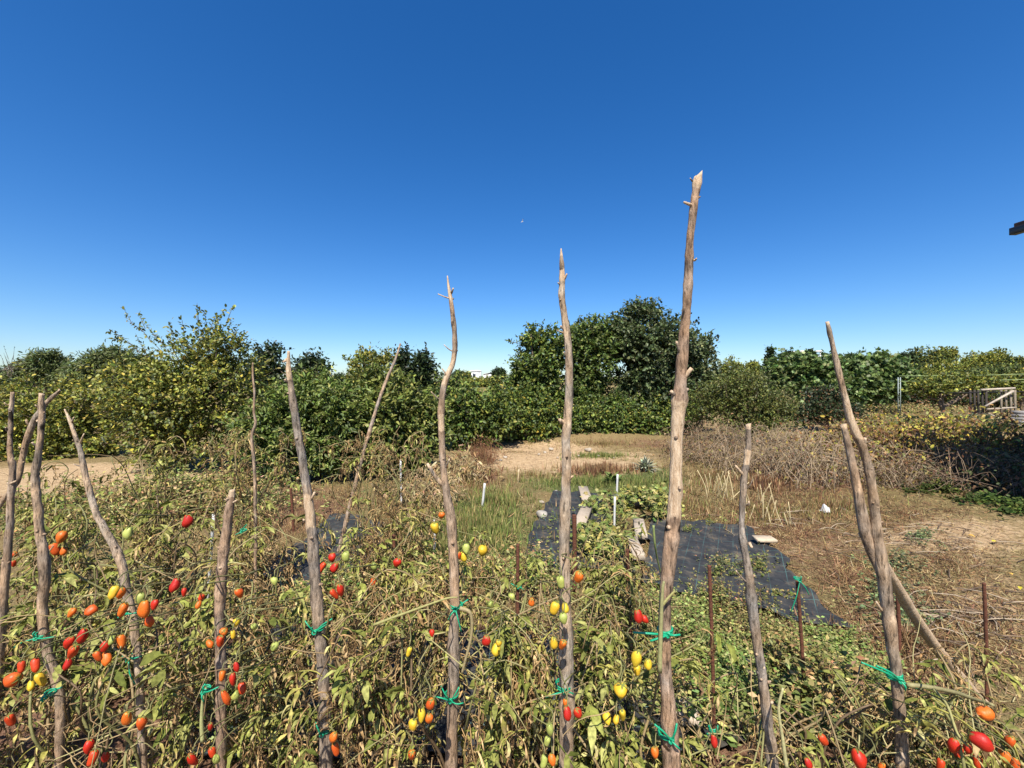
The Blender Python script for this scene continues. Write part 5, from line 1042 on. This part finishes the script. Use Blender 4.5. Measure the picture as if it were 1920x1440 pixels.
tree("oak_tree", "tallest round-crowned dark oak in the tree row", 13.6, [(1205,650,75,75,0),(1205,590,40,32,0),(1170,640,55,60,-.2),(1260,650,60,60,.2),(1210,730,90,70,0)], 2600, 11, 0.10, T_OVAL, OAK, w4, trunk=0.13)
tree("oak_tree", "dark oak at the far end of the tree row behind the tallest stake", 14.2, [(1300,690,45,60,0),(1320,650,20,22,0),(1290,740,60,55,0),(1330,730,30,45,0)], 1200, 11, 0.10, T_OVAL, OAK, w4, trunk=0.1, sprigs=[(1310,660,1328,632,0)])
for q, (x, y, rx, ry, lab) in enumerate([(1085, 790, 55, 36, "low dense shrub under the windblown tree"), (1150, 795, 45, 32, "low dark shrub under the tall oak"), (1205, 795, 50, 32, "low green shrub with a pinkish patch near the tallest stake"), (1260, 790, 45, 36, "low shrub filling the end of the hedge")]):
    tree("hedge_shrub", lab, 12.3 + 0.2 * q, [(x, y, rx, ry, 0), (x - 20, y + 8, rx * .6, ry * .7, -.2), (x + 15, y - 25, rx * .8, ry * .9, .3)], 800, 11, 0.08, T_OVAL, HED + [(0.3, 0.24, 0.06)], [3, 3, 2, 1.4, 0.4 if q != 1 else 0.1], cat="bush")
tree("privet_bush", "broad olive-green bush beyond the dry cane tangle", 11.5, [(1400,760,75,60,0),(1345,760,55,60,.2),(1455,770,55,48,.1),(1390,725,55,40,.3),(1420,800,80,24,-.2)], 2000, 11, 0.062, T_DIAMOND, [(0.10, 0.125, 0.028), (0.15, 0.165, 0.038), (0.065, 0.085, 0.02), (0.2, 0.2, 0.05)], w4, cat="bush", upb=0.8)
tree("thorn_bush", "dark scrubby undergrowth at the foot of the fig tree", 14.5, [(1540,772,50,24,0),(1500,780,40,18,0),(1590,776,36,18,.2),(1545,745,40,22,.4)], 900, 10, 0.09, T_DIAMOND, DRK + BRD[:2], [3, 3, 2, 1, 1], cat="bush", shoot=0.3)
tree("fig_tree", "broad fig tree with big lobed leaves behind the leaning stake", 22, [(1560,700,80,42,0),(1490,700,55,38,.5),(1640,705,60,45,.2),(1590,730,100,28,-.5),(1680,715,30,40,0),(1520,735,45,28,-.3)], 2600, 8, 0.185, T_FIG, FIG, [3, 3, 2, 1.4], shoot=0.6, trunk=0.16)
tree("almond_tree", "small thin orchard tree with a forked trunk beyond the brambles", 19.5, [(1760,724,50,22,0),(1808,722,48,22,.3),(1725,730,24,18,-.2),(1848,722,40,22,.3)], 520, 8, 0.12, T_OVAL, YG, [3, 2, 3, .6, 2], shoot=0.35, base=1766, trunk=0.09)
tree("almond_tree", "leafy orchard tree above the timber frame", 24, [(1895,722,44,22,0),(1940,715,40,26,0)], 420, 9, 0.14, T_OVAL, YG, [3, 2, 3, 1, 2], shoot=0.5, trunk=0.09)
tree("lavender_bush", "rounded blue-green shrub before the timber frame", 15.5, [(1828,797,34,22,0),(1800,806,24,14,0)], 500, 10, 0.09, T_LANCE, [(0.13, 0.175, 0.085), (0.18, 0.22, 0.11), (0.09, 0.125, 0.06)], [3, 2, 2], shoot=0.3, cat="bush", tw=None, upb=0.8)
tree("olive_tree", "grey-green olive above the curved branch", 20, [(85,690,50,32,0),(50,700,40,28,0),(120,710,40,26,0)], 1500, 11, 0.15, T_OVALN, OLV, [3, 3, 2], shoot=0.45, trunk=0.14)
tree("olive_tree", "grey-green olive between the slender stake and the plum bush", 18, [(190,685,36,26,0),(215,675,30,20,0),(160,705,30,20,0),(250,690,40,26,0)], 1500, 11, 0.14, T_OVALN, OLV, [3, 3, 2], shoot=0.45, trunk=0.14)
tree("bare_sapling", "leafless sapling sticking up beyond the knotty stake", 12, [(18,690,10,16,0)], 14, 2, 0.04, T_DIAMOND, DRK, [1, 1, 1], shoot=0.4, sprigs=[(18,705,12,660,0),(20,705,26,662,0),(14,700,4,672,0)], tw=(0.25, 0.21, 0.17), trunk=0.02)
for q, (x, lab) in enumerate([(1640, "dark scrub hedge under the end of the fig crown"), (1715, "brownish scrub hedge behind the lattice post"), (1790, "brownish scrub hedge behind the small orchard tree"), (1870, "dark scrub hedge behind the timber frame"), (1940, "dark scrub hedge beyond the stack of blocks")]):  # scrub added in dark browns to stand in for shade under the trees
    tree("tree_shade_scrub", lab, 27 + q * 0.4, [(x, 750, 50, 20, 0), (x - 30, 752, 36, 16, 0), (x + 30, 746, 36, 18, 0)], 420, 9, 0.16, T_DIAMOND, DRK + BRD[:2] + HED[:1], [3, 3, 2, 2, 2, 1.5], shoot=0.4, cat="bush", tw=None)
# far wood on the rise: every tree its own
far = [("pine_tree", 1372, 690, 28, 22, 60, PIN, "umbrella-shaped pine beyond the olive-green bush"), ("pine_tree", 1412, 690, 13, 15, 62, PIN, "little round pine between the umbrella pine and the cypress"),
 ("pine_tree", 1400, 722, 24, 14, 45, PIN, "low yellow-green pine at the foot of the cypress"),
 ("pine_tree", 1735, 668, 44, 17, 95, DRK + PIN, "wide dark pine crown at the start of the hill wood"), ("pine_tree", 1775, 664, 22, 14, 100, PIN, "small pine head standing above the hill wood"),
 ("pine_tree", 1790, 686, 48, 16, 80, PIN, "bright yellow-green pine low on the hill wood"), ("pine_tree", 1840, 674, 34, 16, 90, PIN, "yellow-green pine in the middle of the hill wood"),
 ("pine_tree", 1870, 672, 26, 18, 95, PIN, "fresh green pine near the hill crest"), ("pine_tree", 1900, 682, 30, 16, 92, DRK + PIN, "dark pine at the far end of the hill wood"), ("pine_tree", 1945, 680, 34, 18, 92, PIN, "pine closing the hill wood"),
("pine_tree", 1720, 694, 40, 14, 70, DRK + PIN, "dark low pine filling the foot of the hill wood"), ("pine_tree", 1760, 702, 40, 12, 62, PIN, "pale low pine in front of the hill wood"), ("pine_tree", 1870, 692, 44, 14, 72, DRK + PIN, "olive-coloured low pine below the hill crest"), ("pine_tree", 1815, 704, 50, 12, 58, DRK + PIN, "low shadowy pine right above the orchard tree"),
 ("pine_tree", 1655, 672, 20, 12, 85, PIN, "pine top peeping above the fig tree"), ("olive_tree", 1850, 702, 34, 14, 48, OLV, "silvery round olive below the hill pines"), ("olive_tree", 1905, 698, 28, 16, 44, OLV, "silvery olive behind the timber frame"), ("olive_tree", 1360, 735, 34, 14, 30, OLV, "grey olive peeping over the olive-green bush"),
 ("pine_tree", 870, 706, 12, 8, 120, PIN, "tiny distant pine beside the white house"), ("pine_tree", 858, 704, 9, 8, 118, DRK, "tiny dark distant tree by the wavy stake"), ("pine_tree", 935, 700, 14, 10, 125, DRK, "small distant tree behind the white gabled house"), ("pine_tree", 905, 716, 40, 8, 100, PIN, "low distant pine grove below the white house"),
 ("pine_tree", 1480, 668, 14, 9, 130, DRK, "dark distant treetop beside the flat-roofed house"), ("pine_tree", 1518, 664, 8, 8, 128, DRK, "small dark treetop against the flat-roofed house"), ("pine_tree", 1700, 672, 20, 12, 90, DRK, "dark bushy treetop behind the fig tree"), ("pine_tree", 1600, 672, 26, 10, 100, DRK, "far dark treetop above the fig crown"),
 ("pine_tree", 640, 712, 40, 14, 60, DRK, "distant dark treetop above the glossy bush"), ("pine_tree", -20, 700, 50, 22, 40, DRK, "distant dark tree at the far edge behind the olives"), ("pine_tree", 130, 712, 60, 14, 45, DRK, "distant dark thicket low between the olives")]
for q, (x, y, d) in enumerate([(1350, 712, 75), (1450, 712, 80), (1545, 700, 90), (1610, 692, 95), (1660, 700, 80), (1705, 706, 60), (1755, 716, 48), (1805, 714, 46), (1860, 714, 45), (1910, 712, 44)]):
    far.append(("pine_tree", x, y, 40, 13, d, (DRK + PIN, PIN, OLV + PIN)[q % 3], "layered green crown of the wood edge, " + ["beside the umbrella pine", "under the cypress", "behind the flat-roofed house", "above the middle of the fig tree", "above the end of the fig tree", "behind the lattice post", "behind the small orchard tree", "above the orchard tree's fork", "behind the timber frame", "at the stack of blocks"][q]))
for nm, x, y, rx, ry, d, cols, lab in far:
    tree(nm, lab, d, [(x, y, rx, ry, 0), (x - rx * .45, y + ry * .35, rx * .6, ry * .7, 0), (x + rx * .4, y + ry * .3, rx * .6, ry * .75, 0), (x, y + ry * .8, rx * .8, ry * .6, 0)], 420, 7, 0.0052 * d, T_DIAMOND, cols, list(np.linspace(3, 1.4, len(cols))), mat='farleaf', shoot=0.0075 * d, group="trees of the distant wood", tw=None, trunk=0.2, upb=0.6)
tree("cypress_tree", "dark pointed cypress beside the fig tree", 40, [(1443,705,16,30,0),(1443,680,9,22,0),(1443,663,4,12,0),(1440,730,22,20,0)], 800, 9, 0.3, T_DIAMOND, DRK, [3, 3, 2], mat='farleaf', shoot=0.5, upb=1.8, tw=None, trunk=0.2)
for k, (x, d) in enumerate([(30, 75), (250, 80), (430, 90), (800, 110), (1000, 100), (1150, 95), (1300, 90), (1540, 100)]):
    tree("pine_tree", ["distant pine low behind the knotty stake", "distant pine hidden low behind the plum bush", "distant pine behind the dark evergreens", "distant pine at the foot of the wavy stake", "distant pine behind the upright tree", "distant pine behind the windblown tree", "distant pine behind the far oak", "distant pine behind the fig tree"][k], d, [(x, 712, 70, 12, 0), (x + 60, 714, 50, 9, 0), (x - 60, 714, 50, 9, 0)], 260, 7, 0.006 * d, T_DIAMOND, DRK + PIN, [3, 2, 2, 1, 1, 1, 1], mat='farleaf', shoot=1.0, group="trees of the distant wood", tw=None, trunk=0.2)

# ------------------------------------------------------------------ timber frame, blocks, wires
fr = thing("timber_frame", "weathered timber frame with a diagonal board beyond the brambles", "frame", (W(1860, 795, 17)[0], 17, 0))
def fpart(name, a, b, w, C=(0.34, 0.28, 0.21)):
    L0 = A(fr.location); mb = MB(); beam(mb, W(a[0], a[1], a[2]) - L0, W(b[0], b[1], b[2]) - L0, w, w * 0.9, C); mb.build(name, M['wood'], fr)
DKW = (0.05, 0.042, 0.035)
fpart("top_rail", (1840, 731, 16.6), (1902, 728, 16.6), 0.085, (0.45, 0.38, 0.3)); fpart("diagonal_brace", (1847, 762, 16.5), (1900, 733, 16.5), 0.07, (0.45, 0.38, 0.3)); fpart("middle_rail", (1850, 767, 16.55), (1905, 764, 16.55), 0.06, (0.42, 0.35, 0.27))
fpart("lower_brace", (1853, 775, 16.4), (1893, 794, 16.3), 0.05, (0.36, 0.3, 0.23))
for x, d, b in [(1842, 16.7, 790), (1849, 16.6, 790), (1877, 17.4, 788), (1886, 17.5, 788), (1895, 17.4, 786), (1903, 16.7, 790), (1819, 17.8, 783), (1827, 17.9, 783), (1834, 17.8, 783)]:
    fpart("post", (x, 731, d), (x + 1, CY + F * 1.62 / d, d), 0.055, DKW if x < 1850 else (0.2, 0.165, 0.12))
fpart("pipe_rail", (1778, 737, 17.6), (1925, 734, 17.2), 0.05, (0.02, 0.02, 0.02)); fpart("platform", (1824, 777, 17.0), (1862, 784, 16.4), 0.28, (0.04, 0.036, 0.033)); fpart("platform_board", (1848, 785, 16.5), (1876, 786, 16.4), 0.1, (0.05, 0.045, 0.04))
for q in range(5):
    p = W(1914, 795 - q * 7, 16.0); mb = MB(); box(mb, (0, 0, 0.06), (0.5 - 0.03 * q, 0.34, 0.115), (0.26, 0.245, 0.23), 0.1 + 0.05 * q, bev=0.012, jit=0.004)
    tag(mb.build("concrete_block", M['concrete'], None, False, (p[0], 16.0, gz(p[0], 16.0) + q * 0.118)), ["lowest", "second lowest", "middle", "second highest", "topmost"][q] + " grey block in the stack beside the timber frame", "block", "stacked grey blocks")
g = W(1686, 770, 20.5); vp = thing("vine_post", "grey lattice metal post holding trellis wires by the fig tree", "post", (g[0], 20.5, gz(g[0], 20.5)))
for dx in (-0.055, 0.055):
    mb = MB(); box(mb, (dx, 0, 0.95), (0.03, 0.03, 1.95), (0.25, 0.3, 0.29)); mb.build("upright", M['plastic'], vp)
for q in range(9): mb = MB(); box(mb, (0, 0, 0.15 + q * 0.21), (0.085, 0.02, 0.02), (0.25, 0.3, 0.29)); mb.build("rung", M['plastic'], vp)
for y, yl in ((705, "upper"), (715, "lower")):
    a, b = W(1686, y, 20.5), W(1990, y - 6, 19.0); mb = MB(); m = (a + b) / 2 - A([0, 0, 0.04]); tube(mb, spline([a - a, m - a, b - a], 14), 0.012, 4, (0.3, 0.38, 0.16)); tag(mb.build("trellis_wire", M['plastic'], None, True, a), yl + " greenish trellis wire running from the lattice post", "wire", "trellis wires")

# fallen yellow leaves on the dry ground at the right
for q, (x, y) in enumerate([(1860,1022),(1898,1085),(1880,1100),(1912,1105),(1815,1010),(1902,1280)]):
    g = G(x, y); v, f = leaflet(0.055, 0.018, 0.8, 0.35, 0.2, np.random.default_rng(q)); mb = MB(); mb.add(v, f, [(0.62, 0.52, 0.05), (0.6, 0.36, 0.08), (0.5, 0.42, 0.15)][q % 3])
    o = mb.build("fallen_leaf", M['leaf'], None, True, (g[0], g[1], gz(g[0], g[1]) + 0.03)); o.rotation_euler = (0.1, -0.2, q * 1.3); tag(o, "fallen yellow leaf on the dry ground beyond the brace pole", "leaf", "fallen yellow leaves")

# ------------------------------------------------------------------ houses, gull
def house(name, label, loc, parts):
    root = thing(name, label, "house", loc)
    for nm, kind, args in parts:
        mb = MB()
        if kind == 'box': box(mb, *args)
        elif kind == 'gable':
            (x, y, z), (w, l, h), C, th = args
            for s in (-1, 1):
                a = A([[x + s * w / 2, y - l / 2, z], [x, y - l / 2, z + h], [x, y + l / 2, z + h], [x + s * w / 2, y + l / 2, z]]); V = np.vstack([a, a + A([0, 0, th])])
                mb.add(V, [[0, 1, 2], [0, 2, 3], [4, 6, 5], [4, 7, 6], [0, 4, 5], [0, 5, 1], [1, 5, 6], [1, 6, 2], [2, 6, 7], [2, 7, 3], [3, 7, 4], [3, 4, 0]], C)
        elif kind == 'prism':
            (x, y, z), (w, l, h), C = args
            V = A([[x - w / 2, y - l / 2, z], [x + w / 2, y - l / 2, z], [x, y - l / 2, z + h], [x - w / 2, y + l / 2, z], [x + w / 2, y + l / 2, z], [x, y + l / 2, z + h]])
            mb.add(V, [[0, 1, 2], [3, 5, 4], [0, 2, 5], [0, 5, 3], [1, 4, 5], [1, 5, 2]], C)
        mat = 'glass' if nm == 'window' else ('tile' if nm == 'roof' else 'plaster')
        mb.build(nm, M[mat], root)
    return root
WH = (0.80, 0.79, 0.77); DG = (0.05, 0.055, 0.06)
hx = W(893, 0, 130)[0]; hz = gz(hx, 130); k = 130 / F
house("white_house", "distant white flat-roofed house above the bushy shrub", (hx, 130, hz), [("wall", 'box', ((0, 0, 1.6), (2.7, 5, 3.4 - 0.2), WH)), ("roof_slab", 'box', ((0, 0, 3.9 - hz * 0.2), (3.0, 5.4, 0.35), WH)), ("upper_wall", 'box', ((0.3, 0.2, 3.4), (1.4, 4, 0.9), (0.4, 0.4, 0.4))), ("window", 'box', ((-0.4, -2.53, 2.2), (0.9, 0.1, 1.3), DG))])
hx = W(922, 0, 132)[0]; hz = gz(hx, 132)
house("white_house", "distant white gabled house next to the flat-roofed one", (hx, 132, hz), [("wall", 'box', ((0, 0, 1.2), (4.6, 6, 2.4), WH)), ("gable_wall", 'prism', ((0, 0, 2.4), (4.4, 5.8, 0.55), WH)), ("roof", 'gable', ((0, 0, 2.42), (5.0, 6.4, 0.6), (0.55, 0.5, 0.45), 0.12)), ("window", 'box', ((-1.2, -3.03, 1.7), (0.7, 0.1, 0.9), DG)), ("window", 'box', ((0.3, -3.03, 1.7), (0.7, 0.1, 0.9), DG)), ("window", 'box', ((1.6, -3.03, 1.7), (0.6, 0.1, 0.9), DG))])
hx = W(1502, 0, 150)[0]; hz = gz(hx, 150); zt = W(1502, 659, 150)[2] - hz
house("flat_roof_house", "modern white flat-roofed house on the hill behind the fig tree", (hx, 150, hz), [("wall", 'box', ((0.5, 0, zt / 2 - 0.6), (6.0, 8, zt - 1.2), (0.62, 0.66, 0.7))), ("roof_slab", 'box', ((0, 0, zt - 0.3), (8.0, 9.5, 0.5), WH)), ("window", 'box', ((1.2, -4.03, zt - 1.7), (2.2, 0.1, 1.5), (0.16, 0.22, 0.28))), ("window", 'box', ((-1.5, -4.03, zt - 1.7), (1.2, 0.1, 1.5), (0.16, 0.22, 0.28))), ("pillar", 'box', ((3.7, -4.3, zt / 2), (0.3, 0.3, zt - 0.7), WH))])
# the house whose eaves corner shows at the edge of the picture
ex, ey, ez = 6.60, 5.61, 3.62
nh = house("garden_house", "house whose dark roof corner juts in beside the brambles", (ex, ey, 0), [("wall", 'box', ((3.7, -4.6, 1.6), (6.0, 8.0, 3.22), (0.62, 0.55, 0.45)))])
mb = MB(); sl = math.tan(R(15)); w = 3.7; l = 9.0
for s0, s1 in ((0, w), (2 * w, w)):
    V = []
    for y in (0, -l):
        for x in (s0, s1):
            z = ez + (x if s0 == 0 else 2 * w - x) * sl
            V += [[x, y, z], [x, y, z + 0.09]]
    mb.add(V, [[0, 2, 3], [0, 3, 1], [4, 5, 7], [4, 7, 6], [0, 1, 5], [0, 5, 4], [2, 6, 7], [2, 7, 3], [1, 3, 7], [1, 7, 5], [0, 4, 6], [0, 6, 2]], (0.16, 0.075, 0.05))
rf = mb.build("roof", M['tile'], nh)
mb = MB(); box(mb, (-0.02, -l / 2, ez - 0.02), (0.09, l, 0.09), (0.05, 0.035, 0.03)); mb.build("gutter", M['plastic'], rf)
mb = MB(); mb.add(A([[0.7, -0.6, 3.2], [6.7, -0.6, 3.2], [3.7, -0.6, 3.2 + 3.0 * sl], [0.7, -8.6, 3.2], [6.7, -8.6, 3.2], [3.7, -8.6, 3.2 + 3.0 * sl]]), [[0, 1, 2], [3, 5, 4], [0, 2, 5], [0, 5, 3], [1, 4, 5], [1, 5, 2]], (0.62, 0.55, 0.45)); mb.build("gable", M['plaster'], nh)

g = W(979, 416, 60); mb = MB(); wht = (0.5, 0.5, 0.5)
tube(mb, spline([(-0.24, 0, -0.02), (-0.1, 0, 0), (0.08, 0, 0.01), (0.22, 0, 0.03), (0.27, 0, 0.02)], 12), [0.01, 0.03, 0.045, 0.055, 0.06, 0.06, 0.055, 0.045, 0.038, 0.036, 0.03, 0.006], 8, wht)
bird = thing("seagull", "white seagull gliding in the open sky above the wavy and reddish-grey stakes", "bird", g)
b = mb.build("body", M['feather'], bird, True); bird.scale = (0.7,) * 3
for s, pts in ((1, [(0.06, 0.1, 0.25), (0.14, 0.2, 0.55), (0.22, 0.25, 0.78)]), (-1, [(-0.04, -0.1, -0.03), (-0.2, -0.2, -0.13), (-0.42, -0.25, -0.2)])):
    P = spline([(0, 0, 0.0)] + pts, 8); ch = np.linspace(0.11, 0.02, 8); V = np.concatenate([P + np.stack([ch, ch * 0, ch * 0], -1), P - np.stack([ch, ch * 0, ch * 0], -1), P + A([0, 0.01, 0.012])])
    T = []
    for q in range(7): T += [[q, q + 1, 16 + q], [q + 1, 17 + q, 16 + q], [16 + q, 17 + q, 9 + q], [16 + q, 9 + q, 8 + q], [q, 8 + q, 9 + q], [q, 9 + q, q + 1]]
    mb = MB(); C = np.tile(A([wht]), (24, 1)) * (0.75 if s > 0 else 1.0); C[[6, 7, 14, 15, 22, 23]] = 0.05; mb.add(V, T, C); mb.build("wing", M['feather'], bird, True)
